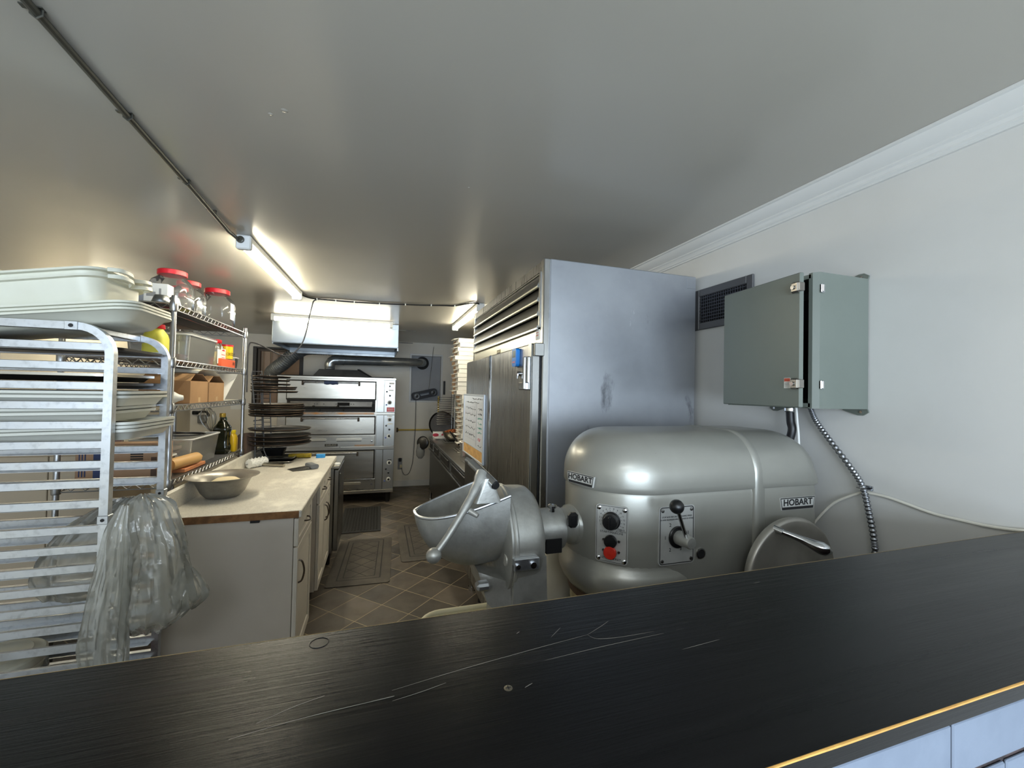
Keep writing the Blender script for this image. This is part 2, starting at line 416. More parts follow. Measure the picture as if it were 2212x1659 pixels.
# ------------------------------------------------------------------ bar with the black board
Zb, Yb0, Yb1 = 1.24, 0.264, 0.575
M_brick = M('sky_tinted_brick_print', (112, 122, 138), 0.6, var=((98, 108, 124), 8, .4, .7), bump=(30, .1))  # white print; the daylight's blue-grey cast is put into its base colour
M_mort = M('dark_brick_joint', (70, 58, 58), 0.8, var=((30, 24, 26), 30, .4, .6))
wc = struct(G().box(-1.3, XR, Yb0+.035, Yb1-.03, 0, Zb-.020), 'wall_counter', M_mort)
bl, bh = .206, .066
brick_me = {}
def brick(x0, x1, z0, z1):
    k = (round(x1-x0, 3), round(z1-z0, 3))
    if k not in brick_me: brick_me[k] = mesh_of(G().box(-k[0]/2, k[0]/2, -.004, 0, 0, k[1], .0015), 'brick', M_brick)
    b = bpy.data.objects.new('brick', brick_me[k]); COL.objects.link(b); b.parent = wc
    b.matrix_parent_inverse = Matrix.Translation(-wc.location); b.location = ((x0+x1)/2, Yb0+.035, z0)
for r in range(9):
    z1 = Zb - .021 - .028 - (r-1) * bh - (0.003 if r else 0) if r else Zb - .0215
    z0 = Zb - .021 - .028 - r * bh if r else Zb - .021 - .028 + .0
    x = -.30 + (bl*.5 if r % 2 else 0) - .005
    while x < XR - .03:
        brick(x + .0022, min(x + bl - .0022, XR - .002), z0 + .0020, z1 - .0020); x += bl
# black board
M_bar = M('black_painted_wood', (15, 15, 16), 0.22, spec=.2, var=((21, 21, 22), 8, .4, .7), rvar=(5, .19, .28), stretch=(.35, 6, 6))
ntb = M_bar.node_tree; Nb = ntb.nodes; Lb = ntb.links; pb = Nb['Principled BSDF']
tcb = Nb.new('ShaderNodeTexCoord'); mpb = Nb.new('ShaderNodeMapping'); mpb.inputs['Scale'].default_value = (.9, 26, 26); mpb.inputs['Rotation'].default_value = (0, 0, .05)
Lb.new(tcb.outputs['Object'], mpb.inputs[0])
ng = Nb.new('ShaderNodeTexNoise'); ng.inputs['Scale'].default_value = 7; ng.inputs['Detail'].default_value = 7; ng.inputs['Roughness'].default_value = .7; Lb.new(mpb.outputs[0], ng.inputs['Vector'])
bb = Nb.new('ShaderNodeBump'); bb.inputs['Strength'].default_value = .16; bb.inputs['Distance'].default_value = .004; Lb.new(ng.outputs['Fac'], bb.inputs['Height']); Lb.new(bb.outputs[0], pb.inputs['Normal'])
bar = thing('bar_top', 'long black painted wooden bar board across the foreground with a worn yellow edge', 'counter', (.3, (Yb0+Yb1)/2, Zb-.019))
part(G().box(-1.35, XR-.002, Yb0+.0022, Yb1, Zb-.019, Zb, .0012), 'board', M_bar, bar)
# worn front arris: bare yellow wood showing along the edge
rng = random.Random(3); g = G(); n = 150; rings = []
for i in range(n + 1):
    x = -1.35 + (XR - .004 + 1.35) * i / n; w = .0016 + .0012 * mnoise.noise(Vector((x * 11, 2, 0))); w = max(.0007, w)
    rings.append([(x, Yb0+.0030, Zb - .0010 - w*.5), (x, Yb0+.0020, Zb-.0010-w*.5), (x, Yb0+.0021, Zb-.0003), (x, Yb0+.0026+w*.35, Zb + .0002), (x, Yb0+.0032+w*.35, Zb + .00005)])
g.loft(rings, True, True)
M_edge = M('bare_yellow_wood', (206, 160, 82), 0.55, var=((170, 122, 60), 22, .4, .7))
part(g, 'worn_edge', M_edge, bar, label='bare yellow wood along the front edge')
g = G(); rings = []
for i in range(n + 1):
    x = -1.35 + (XR - .004 + 1.35) * i / n; w = max(.0001, .0001 + .0007 * mnoise.noise(Vector((x * 17, 7, 0))))
    rings.append([(x, Yb1 + .0003, Zb - .0015 - w), (x, Yb1 + .0003, Zb - .0004), (x, Yb1 - .0008, Zb + .0003), (x, Yb1 - .0014 - w, Zb + .0001)])
part(g.loft(rings), 'rear_worn_edge', M('dull_bare_wood', (128, 108, 74), .6), bar)
g = G().lathe([(.0001, .0006), (.0035, .0006), (.0046, .0001)], (.136, .416, Zb), n=20)
sc = part(g, 'screw', M('worn_screw', (120, 112, 96), .4, .8), bar)
part(G().box(.1332, .1388, .4155, .4165, Zb+.0004, Zb+.0009).box(.1355, .1365, .4132, .4188, Zb+.0004, Zb+.0009), 'cross_slot', M_ink, sc)
pl = [(-.062 + .0105*math.cos(a*PI/16), .553 + .0105*math.sin(a*PI/16), Zb + .0001) for a in range(32)]
part(G().tube(pl, .0005, 6, closed=True), 'wood_plug', M_bar, bar)
M_scr = M('scratch', (96, 92, 84), .7)
def scratch(pts, w=.00042):
    P = smooth_path([(x, y, Zb + .0003) for x, y in pts], 5); rr = []
    for i, p in enumerate(P):
        t = i / (len(P)-1); rr.append(w * (0.35 + .65*math.sin(PI*t)) * (0.6 + .5*abs(mnoise.noise(p * 60))))
    part(G().tube([(p.x, p.y, Zb) for p in P], rr, 6), 'scratch', M_scr, bar)
for s in [[(.020,.446),(.10,.459),(.20,.472),(.262,.479)], [(.262,.479),(.29,.492),(.305,.5)], [(.262,.479),(.27,.468),(.30,.463),(.35,.462)], [(.19,.447),(.27,.452),(.36,.455)],
          [(.02,.431),(.05,.436),(.075,.442)], [(-.118,.424),(-.06,.432),(.02,.437),(.0,.4365)], [(-.10,.437),(-.07,.450),(-.045,.457)], [(.175,.506),(.18,.509)], [(.153,.412),(.163,.416)], [(.215,.487),(.235,.503)], [(.36,.42),(.42,.424)], [(.6,.535),(.615,.536)]]:
    scratch(s)
# ------------------------------------------------------------------ refrigerator
FX0, FX1, FY0, FY1, FZ0, FZ1 = 0.668, 1.478, 1.662, 3.06, .15, 2.136
M_frside = M('fridge_side_grey', (168, 171, 176), 0.34, 0.55, var=((152, 155, 161), 3.2, .35, .7), rvar=(4, .28, .44))
add_marks(M_frside, (104, 106, 110), 6, .645, .75, (1, 1, .4))
add_marks(M_frside, (216, 219, 222), 11, .665, .76, (1.3, 1, .5))
fr = thing('refrigerator', 'tall two-door stainless reach-in refrigerator with grey scuffed side and louvred top', 'refrigerator', ((FX0+FX1)/2, (FY0+FY1)/2, 0))
part(G().box(FX0+.03, FX1, FY0, FY1, FZ0, FZ1, .004), 'body', M_frside, fr)
# front corner channel and frame
g = G(); xf0 = FX0; g.box(xf0, xf0+.03, FY0, FY0+.035, FZ0, FZ1, .004)
part(g, 'front_frame', M_steel, fr)
part(G().box(xf0, xf0+.03, FY1-.035, FY1, FZ0, FZ1, .004), 'front_frame', M_steel, fr)
part(G().box(xf0+.002, xf0+.03, FY0+.035, FY1-.035, 1.765, 1.832, .003), 'header', M('header_steel', (214, 208, 186), .32, .8), fr)
part(G().box(xf0+.002, xf0+.03, FY0+.035, FY1-.035, 2.085, FZ1-.003, .003), 'top_rail', M_steeldk, fr)
part(G().box(xf0+.004, xf0+.03, FY0+.035, FY1-.035, .15, .245, .003), 'kick_panel', M_blackm, fr)
part(G().box(xf0+.028, xf0+.03, FY0+.035, FY1-.035, .245, 2.085), 'inner_backing', M_dark, fr)
lv = part(G().box(xf0-.006, xf0+.006, FY0+.030, FY0+.045, 1.835, 2.085, .002), 'louvre_frame', M_steel, fr); part(G().box(xf0-.006, xf0+.006, FY1-.045, FY1-.030, 1.835, 2.085, .002), 'louvre_frame', M_steel, fr)
for i in range(4):
    zt = 2.085 - i * .0625; y0, y1 = FY0+.046, FY1-.046
    g = G().loft([[(xf0+.012, y, zt), (xf0-.012, y, zt-.060), (xf0-.012, y, zt-.068), (xf0-.004, y, zt-.070), (xf0-.006, y, zt-.062), (xf0+.016, y, zt-.004)] for y in (y0, y1)])
    part(g, 'slat', M('louvre_steel', (146, 146, 142), .3, 1.0), lv)
    part(G().box(xf0-.0135, xf0-.0115, y0, y1, zt-.0685, zt-.0615), 'slat_lip', M('bright_lip', (225, 222, 205), .3, .9), lv)
def fridge_door(y0, y1, hinge_far):
    x0, x1 = xf0-.045, xf0-.004
    d = part(G().box(x0, x1, y0, y1, .25, 1.762, .006), 'door', M_steeldk, fr)
    part(G().box(x1, x1+.010, y0+.012, y1-.012, .262, 1.750), 'gasket', M('gasket_grey', (70, 72, 76), .6), d)
    return d
d1 = fridge_door(FY0+.012, 2.392, True); d2 = fridge_door(2.408, FY1+.012, False)
part(G().box(xf0-.047, xf0-.0445, FY0+.012, FY0+.052, .25, 1.762, .001), 'edge_strip', M_steel, d1)
part(G().box(xf0-.047, xf0-.0445, 2.385-.03, 2.392, .25, 1.762, .001), 'edge_strip', M_chrome, d1)
# chrome latch handle on the near door
h = part(G().box(xf0-.062, xf0-.046, FY0+.020, FY0+.062, 1.558, 1.705, .004), 'handle', M_chrome, d1)
g = G().box(xf0-.088, xf0-.060, FY0-.004, FY0+.058, 1.558, 1.592, .004).box(xf0-.088, xf0-.076, FY0-.006, FY0+.006, 1.560, 1.700, .003)
part(g, 'grip', M_chrome, h)
part(G().box(xf0-.04, xf0+.005, FY0-.010, FY0+.014, 1.705, 1.762, .003), 'hinge', M_steel, d1)
part(G().cyl((xf0-.045, FY0+.165, 1.635), (xf0-.056, FY0+.165, 1.635), .011, n=16).box(xf0-.060, xf0-.056, FY0+.163, FY0+.167, 1.612, 1.634), 'lock', M_chrome, d1)
bd = part(G().box(xf0-.0005, xf0+.003, 2.325, 2.40, 1.772, 1.797, .001), 'badge', M('badge_gold', (180, 168, 130), .4, .6), fr)
part(G().box(xf0-.001, xf0-.0004, 2.330, 2.395, 1.775, 1.794), 'badge_print', M('badge_dark', (70, 62, 44), .5), bd)
g = G()
for y in (2.337, 2.352, 2.367, 2.382): g.box(xf0-.0016, xf0-.0009, y, y+.009, 1.780, 1.789)
part(g, 'badge_letters', M('badge_gold', (180, 168, 130)), bd)
st = part(G().box(xf0-.001, xf0+.002, FY0+.045, FY0+.085, 1.785, 1.83), 'sticker', M_paper, fr)
part(G().box(xf0-.0016, xf0-.0009, FY0+.050, FY0+.08, 1.802, 1.806).box(xf0-.0016, xf0-.0009, FY0+.050, FY0+.08, 1.815, 1.818), 'sticker_print', M('red_print', (200, 110, 90), .6), st)
for x in (FX0+.08, FX1-.08):
    for y in (FY0+.08, FY1-.08):
        part(G().lathe([(.022, 0.0), (.022, .02), (.016, .03), (.016, .15)], (x, y, .002), n=14, cap0=True), 'leg', M_blackm, fr)
part(G().box(FX1-.055, FX1-.004, FY0-.0015, FY0+.001, 2.075, 2.122, .0006), 'side_plate', M_frside, fr)
# blue kitchen timer stuck to the door
tm = thing('kitchen_timer', 'small blue digital kitchen timer stuck on the refrigerator door', 'timer', (xf0-.062, FY0+.19, 1.68))
part(G().prism([(FY0+.155+.0475+a, 1.712+b) for a, b in rrect(0, 0, .062, .085, .012)], 'yz', xf0-.064, xf0-.0455), 'case', M('timer_blue', (28, 128, 214), .35), tm)
part(G().box(xf0-.0652, xf0-.0638, FY0+.182, FY0+.225, 1.712, 1.744, .0005), 'display', M('lcd', (120, 132, 128), .2), tm)
for k in range(3): part(G().cyl((xf0-.064, FY0+.190+k*.0125, 1.690), (xf0-.067, FY0+.190+k*.0125, 1.690), .0045, n=10), 'button', M('pink_button', (226, 150, 160), .5), tm)
# whiteboard / cork board on the far door
wb = thing('message_board', 'framed whiteboard calendar with cork strip hung on the far refrigerator door', 'whiteboard', (xf0-.06, 2.79, 1.09))
y0, y1, z0, z1 = 2.47, 3.11, 1.092, 1.527; x1 = xf0-.0455; x0 = x1-.012
g = G().box(x0, x1, y0, y0+.022, z0, z1, .002).box(x0, x1, y1-.022, y1, z0, z1, .002).box(x0, x1, y0+.022, y1-.022, z1-.012, z1, .002).box(x0, x1, y0+.022, y1-.022, z0, z0+.010, .002)
part(g, 'frame', M('board_frame', (200, 206, 214), .35, .2), wb)
part(G().box(x0+.005, x1, y0+.022, y1-.022, 1.170, z1-.012), 'whiteboard_panel', M('whiteboard', (226, 230, 236), .15), wb)
part(G().box(x0+.005, x1, y0+.022, y1-.022, z0+.010, 1.168), 'cork_strip', M('cork', (214, 172, 110), .8, var=((190, 146, 86), 30, .4, .6)), wb)
part(G().box(x0+.003, x1, y0+.022, y1-.022, 1.166, 1.172), 'divider', M('board_frame', (200, 206, 214)), wb)
g = G(); xx = x0+.0046
for i in range(6): g.box(xx, xx+.0006, y1-.05-.062*6, y1-.05, 1.215+.045*i, 1.2158+.045*i)
for i in range(7): g.box(xx, xx+.0006, y1-.05-.062*i, y1-.0492-.062*i, 1.215, 1.44)
part(g, 'calendar_grid', M('grid_grey', (130, 136, 146), .6), wb)
part(G().box(xx-.0002, xx+.0008, y0+.20, y0+.225, 1.185, 1.475), 'grey_column', M('column_grey', (180, 184, 192), .5), wb)
rng = random.Random(5)
def scrawl(y0_, y1_, z, mat, n, amp):
    pts = [(xx-.0003, y1_ - (y1_-y0_)*i/n, z + amp*(rng.random()-.5)*2) for i in range(n+1)]
    part(G().tube(pts, .0011, 5), 'handwriting', mat, wb)
M_mg = M('marker_green', (40, 140, 120), .6); M_mb = M('marker_black', (50, 52, 60), .6); M_mr = M('marker_red', (200, 50, 60), .6)
for i in range(6): scrawl(y0+.055, y0+.165, 1.43-.03*i, M_mg if i > 1 else M_mb, 12, .007)
scrawl(y0+.08, y0+.16, 1.235, M_mr, 9, .012); scrawl(y0+.06, y0+.15, 1.195, M_mb, 9, .006)
for i in range(5): scrawl(y1-.40, y1-.08, 1.225+.046*i+.02, M_mb, 22, .008)
scrawl(y1-.5, y1-.1, 1.47, M_mb, 26, .006); scrawl(y0+.05, y0+.35, 1.495, M_mb, 26, .006)

# ------------------------------------------------------------------ vent grille on the right wall
vg = thing('vent_grille', 'dark grey wall vent grille between refrigerator and metal cabinet', 'vent', (XR, 1.515, 1.87))
M_vent = M('vent_grey', (92, 92, 94), 0.45, .3)
y0, y1, z0, z1 = 1.345, 1.688, 1.872, 2.07; f = .034
g = G()
for (a, b, c, d) in ((y0, y0+f, z0, z1), (y1-f, y1, z0, z1), (y0+f, y1-f, z1-f, z1), (y0+f, y1-f, z0, z0+f)): g.box(XR-.012, XR-.0008, a, b, c, d, .003)
part(g, 'frame', M_vent, vg)
part(G().box(XR-.002, XR-.0005, y0+f, y1-f, z0+f, z1-f), 'duct_opening', M_dark, vg)
M_fin = M('vent_fin', (74, 76, 84), .4, .4)
for i in range(8): z = z0+f+.010+i*.0155; part(G().box(XR-.009, XR-.007, y0+f, y1-f, z, z+.0028), 'slat', M_fin, vg)
for i in range(20): y = y0+f+.008+i*.0135; part(G().box(XR-.0065, XR-.003, y, y+.002, z0+f, z1-f), 'fin', M_fin, vg)

# ------------------------------------------------------------------ grey-green electrical enclosure
ec = thing('electrical_cabinet', 'grey-green steel wall cabinet with its door ajar and chrome latches', 'cabinet', (XR, 1.09, 1.515))
M_ec = M('cabinet_grey_green', (110, 117, 110), 0.42, var=((104, 111, 104), 2.5, .4, .7))
y0, y1, z0, z1, xe = .916, 1.262, 1.517, 1.938, 1.268
g = G(); t = .004
g.box(xe+.012, XR-.004, y0, y0+t, z0, z1).box(xe+.012, XR-.004, y1-t, y1, z0, z1).box(xe+.012, XR-.004, y0+t, y1-t, z1-t, z1).box(xe+.012, XR-.004, y0+t, y1-t, z0, z0+t).box(XR-.009, XR-.004, y0+t, y1-t, z0+t, z1-t)
# chamfered front lip on the near side
g.loft([[(xe+.012, y0, z), (xe, y0+.014, z), (xe, y0+.026, z), (xe+.004, y0+.026, z), (xe+.004, y0+.016, z), (xe+.012, y0+.006, z)] for z in (z0, z1)])
g.loft([[(xe+.012, y1, z), (xe, y1-.012, z), (xe, y1-.022, z), (xe+.006, y1-.022, z), (xe+.012, y1-.006, z)] for z in (z0, z1)])
g.box(xe, xe+.012, y0+.02, y1-.02, z1-.016, z1-.004).box(xe, xe+.012, y0+.02, y1-.02, z0+.004, z0+.016)
part(g, 'enclosure', M_ec, ec)
part(G().box(XR-.014, XR-.010, y0+.03, y1-.03, z0+.03, z1-.03), 'mounting_plate', M('panel_dark', (34, 36, 38), .5), ec)
part(G().box(1.36, XR-.015, y0+.06, y0+.2, z0+.12, z0+.26, .004), 'control_block', M_black, ec)
for (za, s) in ((z0, -1), (z1, 1)):
    for yy, sy in ((y0, -1), (y1, 1)):
        p = [(yy - sy*.075, za), (yy + sy*.0, za), (yy + sy*.003, za + s*.010), (yy - sy*.012, za + s*.021), (yy - sy*.028, za + s*.021), (yy-sy*.075, za + s*.006)]
        tb = part(G().prism(p, 'yz', XR-.007, XR-.002), 'mounting_tab', M_ec, ec)
        part(G().cyl((XR-.0095, yy - sy*.018, za + s*.010), (XR-.006, yy - sy*.018, za + s*.010), .0045, n=10), 'bolt', M_chrome, tb)
# door: hinged at the far side, standing slightly open
ang = math.radians(6.0); hy, hx = 1.256, 1.266
R = Matrix.Translation((hx, hy, 0)) @ Matrix.Rotation(-ang, 4, 'Z')
dl = .330
def dr(g): return g.xf(R)
door = part(dr(G().box(-.016, -.001, -dl, 0, z0+.003, z1-.004, .0025)), 'door', M_ec, ec)
part(dr(G().box(-.001, .004, -dl+.012, -.012, z0+.015, z1-.016)), 'door_seal', M_black, door)
M_latch = M('latch_nickel', (150, 146, 140), .32, 1.0)
for zc in (1.888, 1.592):
    l = part(dr(G().box(-.030, -.0165, -dl-.006, -dl+.024, zc-.017, zc+.017, .005)), 'latch', M_latch, door)
    part(dr(G().cyl((-.034, -dl+.012, zc), (-.029, -dl+.012, zc), .0065, n=14)), 'key_lock', M_chrome, l)
    part(dr(G().box(-.028, -.008, -dl-.009, -dl-.005, zc-.013, zc+.013, .0015)), 'latch_wrap', M_latch, l)
    k = part(G().box(xe+.010, xe+.026, y0-.007, y0, zc-.015, zc+.012, .002), 'catch', M_chrome, ec)
    part(G().box(xe+.013, xe+.017, y0-.010, y0-.006, zc-.012, zc+.010, .001), 'catch_lip', M_chrome, k)
s = part(dr(G().box(-.0168, -.016, -dl+.032, -dl+.055, 1.579, 1.611)), 'warning_sticker', M_paper, door)
part(dr(G().box(-.0172, -.0167, -dl+.033, -dl+.054, 1.600, 1.610)), 'sticker_header', M('sticker_red', (200, 84, 60), .6), s)
g = G()
for i in range(4): g.box(-.0172, -.0167, -dl+.035, -dl+.052, 1.582+i*.0042, 1.5835+i*.0042)
part(dr(g), 'sticker_print', M('print_grey', (120, 120, 120), .6), s)
# cables below the cabinet
M_arm = M('armoured_cable_steel', (150, 152, 156), .36, 1.0)
pts = smooth_path([(1.474, 1.087, 1.516), (1.476, 1.082, 1.50), (1.479, 1.069, 1.468), (1.48, 1.025, 1.409), (1.48, .959, 1.328), (1.48, .921, 1.27), (1.48, .903, 1.197), (1.48, .888, 1.114), (1.48, .884, 1.03), (1.48, .884, .6)], 26)
rr = [.0094 if (i // 2) % 2 else .0070 for i in range(len(pts))]
solo(G().tube(pts, rr, 10), 'armoured_cable', M_arm, 'silver armoured flexible cable hanging from the metal cabinet down the white wall', 'cable', angle=80)
cl = thing('cable_clamp', 'small steel clamp holding the silver armoured cable to the wall', 'clamp', (1.49, .915, 1.266))
part(G().box(1.493, 1.4985, .900, .922, 1.259, 1.273, .001).tube([(1.49, .918, 1.266), (1.476, .912, 1.266), (1.467, .920, 1.266), (1.467, .93, 1.266)], .0022, 6), 'strap', M_chrome, cl)
part(G().cyl((1.4935, .907, 1.266), (1.489, .907, 1.266), .0035, n=10), 'screw', M_ink, cl)
bc = thing('black_flex_conduit', 'thick black flexible conduit between the metal cabinet and the mixer', 'conduit', (1.42, 1.09, 1.34))
part(G().tube(smooth_path([(1.43, 1.129, 1.505), (1.43, 1.126, 1.463), (1.43, 1.121, 1.427), (1.425, 1.14, 1.36), (1.40, 1.17, 1.28)], 6), .0135, 12), 'hose', M('black_rubber', (26, 26, 28), .45), bc)
part(G().lathe([(.016, 0), (.019, .004), (.019, .014), (.015, .018)], (1.43, 1.129, 1.497), n=12, cap0=True, cap1=True), 'gland', M_chrome, bc)
solo(G().tube(smooth_path([(1.428, 1.104, 1.516), (1.43, 1.101, 1.463), (1.432, 1.098, 1.42), (1.44, 1.10, 1.33)], 6), .0042, 8), 'white_lead', M('cable_white', (222, 222, 218), .5), 'thin white lead beside the thick black conduit below the cabinet', 'cable')
wl = smooth_path([(1.46, 1.075, 1.09), (1.475, 1.047, 1.143), (1.483, 1.005, 1.198), (1.490, .935, 1.245), (1.4915, .909, 1.251), (1.4915, .857, 1.25), (1.4915, .808, 1.242), (1.4915, .749, 1.232), (1.4915, .695, 1.231), (1.4915, .646, 1.231), (1.4915, .596, 1.236), (1.4915, .55, 1.246)], 8)
solo(G().tube(wl, .0042, 8), 'wall_cable', M('cable_ivory', (224, 220, 208), .5), 'ivory cable drooping along the white wall above the black bar', 'cable')
# ------------------------------------------------------------------ planetary mixer
MXC = 1.22                                   # centre line (y)
M_mix = M('mixer_grey_enamel', (158, 157, 149), 0.34, 0.4, var=((150, 149, 141), 3, .4, .7), bump=(160, .015), coat=.2)
add_marks(M_mix, (120, 116, 104), 26, .74, .78, (1, 1, 1.6))
mx = thing('planetary_mixer', 'large grey floor-standing dough mixer with rounded hood beside the white wall', 'mixer', (1.05, MXC, 0))
def plan(inset=0.0, x1=1.446, xc=.80, r=.20, rc=.055, x0=None, n=14):
    """rounded-nose outline of the mixer head, counter-clockwise"""
    r = r - inset; x1 = x1 - inset; pts = []
    for i in range(n * 2 + 1):
        a = PI/2 + PI * i / (n * 2); pts.append((xc + r*math.cos(a), MXC + r*math.sin(a)))
    c = max(rc - inset*.3, .012)
    for i in range(7):
        a = -PI/2 + PI/2*i/6; pts.append((x1 - c + c*math.cos(a), MXC - r + c + c*math.sin(a)))
    for i in range(7):
        a = PI/2*i/6; pts.append((x1 - c + c*math.cos(a), MXC + r - c + c*math.sin(a)))
    return pts
ring = lambda z, **k: [(x, y, z) for x, y in plan(**k)]
# lower casting
part(G().loft([ring(.985, inset=.004), ring(1.02, inset=.0), ring(1.245, inset=0.0), ring(1.256, inset=.003)]), 'gear_housing', M_mix, mx, angle=40)
# hood
rings = [ring(1.2575, inset=-.0035), ring(1.262, inset=-.006), ring(1.275, inset=-.006)]
for i in range(1, 13):
    a = PI/2 * i / 12; rings.append(ring(1.29 + .143*math.sin(a), inset=-.006 + .125*(1-math.cos(a)), rc=.075))
part(G().loft(rings), 'hood', M_mix, mx, angle=50)
part(G().loft([ring(1.2555, inset=.004), ring(1.2585, inset=.004)]), 'seam', M_blackm, mx)
# raised band that runs over the rear third of the hood
def section(x, d):
    p = []; rs = .20 + .006 + d
    prof = [(-rs, 1.0), (-rs, 1.275)]
    for i in range(1, 11):
        a = PI/2*i/10; prof.append((-(rs - .125*(1-math.cos(a))), 1.29 + d*math.sin(a) + .143*math.sin(a)))
    prof += [(-a_, b_) for a_, b_ in reversed(prof)]
    return [(x, MXC + a_, b_) for a_, b_ in prof]
part(G().loft([section(1.136, -.004), section(1.142, .0035), section(1.158, .004), section(1.185, -.004)]), 'hood_band', M_mix, mx, angle=60)
# flared front casting and planetary head
cx0 = .80
prof = [(.198, 1.075), (.199, 1.05), (.203, 1.035), (.211, 1.02), (.217, 1.005), (.219, .99), (.217, .975), (.208, .955), (.196, .94), (.19, .93)]
part(G().lathe(list(reversed(prof)), (cx0, MXC, 0), n=48, cap0=True, cap1=True), 'front_flare', M_mix, mx, angle=60)
part(G().lathe([(.186, .905), (.188, .93)], (cx0, MXC, 0), n=48, cap0=True, cap1=True), 'drip_gap', M('rust_grime', (70, 52, 36), .8), mx)
part(G().lathe([(.06, .78), (.12, .80), (.17, .83), (.178, .86), (.178, .906)], (cx0, MXC, 0), n=40, cap0=True, cap1=True), 'planetary_head', M('planetary_grey', (180, 172, 142), .4, .5, var=((130, 112, 74), 8, .5, .75)), mx)
part(G().cyl((cx0-.07, MXC, .60), (cx0-.07, MXC, .79), .022, n=16), 'agitator_shaft', M_chrome, mx)
part(G().box(1.12, 1.44, MXC-.17, MXC+.17, .12, 1.0, .03), 'column', M_mix, mx)
part(G().box(.86, 1.46, MXC-.27, MXC+.27, .0, .12, .02).box(.63, .9, MXC-.27, MXC-.17, 0, .10, .02).box(.63, .9, MXC+.17, MXC+.27, 0, .10, .02), 'base', M_mix, mx)
yk = G().box(.60, 1.13, MXC-.25, MXC-.215, .52, .56, .006).box(.60, 1.13, MXC+.215, MXC+.25, .52, .56, .006).box(1.09, 1.13, MXC-.25, MXC+.25, .50, .58, .006)
part(yk, 'bowl_yoke', M_mix, mx)
part(G().lathe([(.10, .22), (.17, .26), (.205, .34), (.212, .50), (.215, .60), (.222, .605), (.222, .612), (.210, .61), (.206, .5), (.199, .35), (.16, .27), (.1, .232)], (cx0, MXC, 0), n=40, cap0=True, cap1=True), 'bowl', M_steelx, mx, angle=50)
def radial(g, th, r):
    """local x = tangential, local y = up, local z = outward on the rounded nose at angle th"""
    c, s_ = math.cos(th), math.sin(th)
    return g.xf(Matrix(((-s_, 0, c, cx0 + r*c), (c, 0, s_, MXC + r*s_), (0, 1, 0, 0), (0, 0, 0, 1))))
M_plate = M('brushed_plate', (190, 190, 186), .42, .35, var=((176, 176, 172), 12, .4, .7))
M_legend = M('legend_black', (28, 28, 30), .6)
# timer plate on the curved part of the nose
TH = math.radians(226.5); PR = .1995
def on1(g): return radial(g, TH, PR)
pz = 1.137
pl = part(on1(G().prism([(a, pz + b) for a, b in rrect(0, 0, .094, .168, .010)], 'xy', -.024, .0040)), 'timer_plate', M_plate, mx)
o = rrect(0, pz, .089, .163, .008); q = rrect(0, pz, .0865, .1605, .007); n_ = len(o); g = G()
g.add([(a, b, .0044) for a, b in o] + [(a, b, .0044) for a, b in q], [(i, (i+1) % n_, n_+(i+1) % n_, n_+i) for i in range(n_)])
part(on1(g), 'plate_outline', M_legend, pl)
for sx in (-1, 1):
    for sy in (-1, 1):
        part(on1(G().lathe([(.0065, 0), (.0062, .0015), (.003, .0032), (.0001, .0035)], (sx*.0375, pz + sy*.074, .004), n=12, cap0=True)), 'screw', M_chrome, pl)
kn = part(on1(G().lathe([(.026, 0), (.026, .006), (.023, .009), (.0215, .026), (.020, .029), (.0001, .030)], (0, pz + .040, .004), n=28, cap0=True)), 'timer_knob', M_black, pl)
part(on1(G().box(-.0035, .0035, pz+.022, pz+.058, .030, .040, .002)), 'knob_grip', M_black, kn)
g = G()
for i in range(16):
    a = math.radians(225 - 270*i/15); g.box(-.0005, .0005, .0275, .0305, .0042, .0046); k = len(g.v) - 8
    R_ = Matrix.Translation((0, pz + .040, 0)) @ Matrix.Rotation(a - PI/2, 4, 'Z')
    for t in range(k, len(g.v)): g.v[t] = R_ @ g.v[t]
part(on1(g), 'dial_ticks', M_legend, pl)
MT1 = Matrix(((-math.sin(TH), 0, math.cos(TH), 0), (math.cos(TH), 0, math.sin(TH), 0), (0, 1, 0, 0), (0, 0, 0, 1)))
def txt1(body, size, x, z, sx=1.0, rot=0, off=.0044):
    mw = Matrix.Translation((cx0 + PR*math.cos(TH), MXC + PR*math.sin(TH), 0)) @ MT1 @ Matrix.Translation((x, z, off)) @ Matrix.Rotation(rot, 4, 'Z')
    text(body, 'lettering', size, M_legend, pl, mw, .0002, sx=sx)
for i in range(1, 16):
    a = math.radians(225 - 270*(i)/15); txt1(str(i), .0068, .036*math.cos(a), pz+.040+.0345*math.sin(a))
txt1('HOLD', .0062, .028, pz+.0165, 1.2); txt1('ATTENTE', .0062, .027, pz+.0108, 1.1)
txt1('START/MARCHE', .0082, .0, pz+.0045, 1.15); txt1('STOP/ARRET', .0085, .0, pz-.0715, 1.2)
for zc, nm, mt in ((pz-.0175, 'start_button', M_black), (pz-.0485, 'stop_button', M('stop_red', (186, 40, 24), .4))):
    b = part(on1(G().lathe([(.0155, 0), (.0155, .010), (.0185, .010), (.0185, .018), (.017, .0205), (.0001, .0215)] if mt is M_black else [(.013, 0), (.013, .012), (.0185, .013), (.0185, .021), (.017, .0235), (.0001, .0245)], (0, zc, .004), n=28, cap0=True)), nm, mt, pl)
    for sx in (-1, 1): part(on1(G().cyl((sx*.0225, zc, .004), (sx*.0225, zc, .0075), .0038, n=10)), 'button_screw', M_steeldk, b)
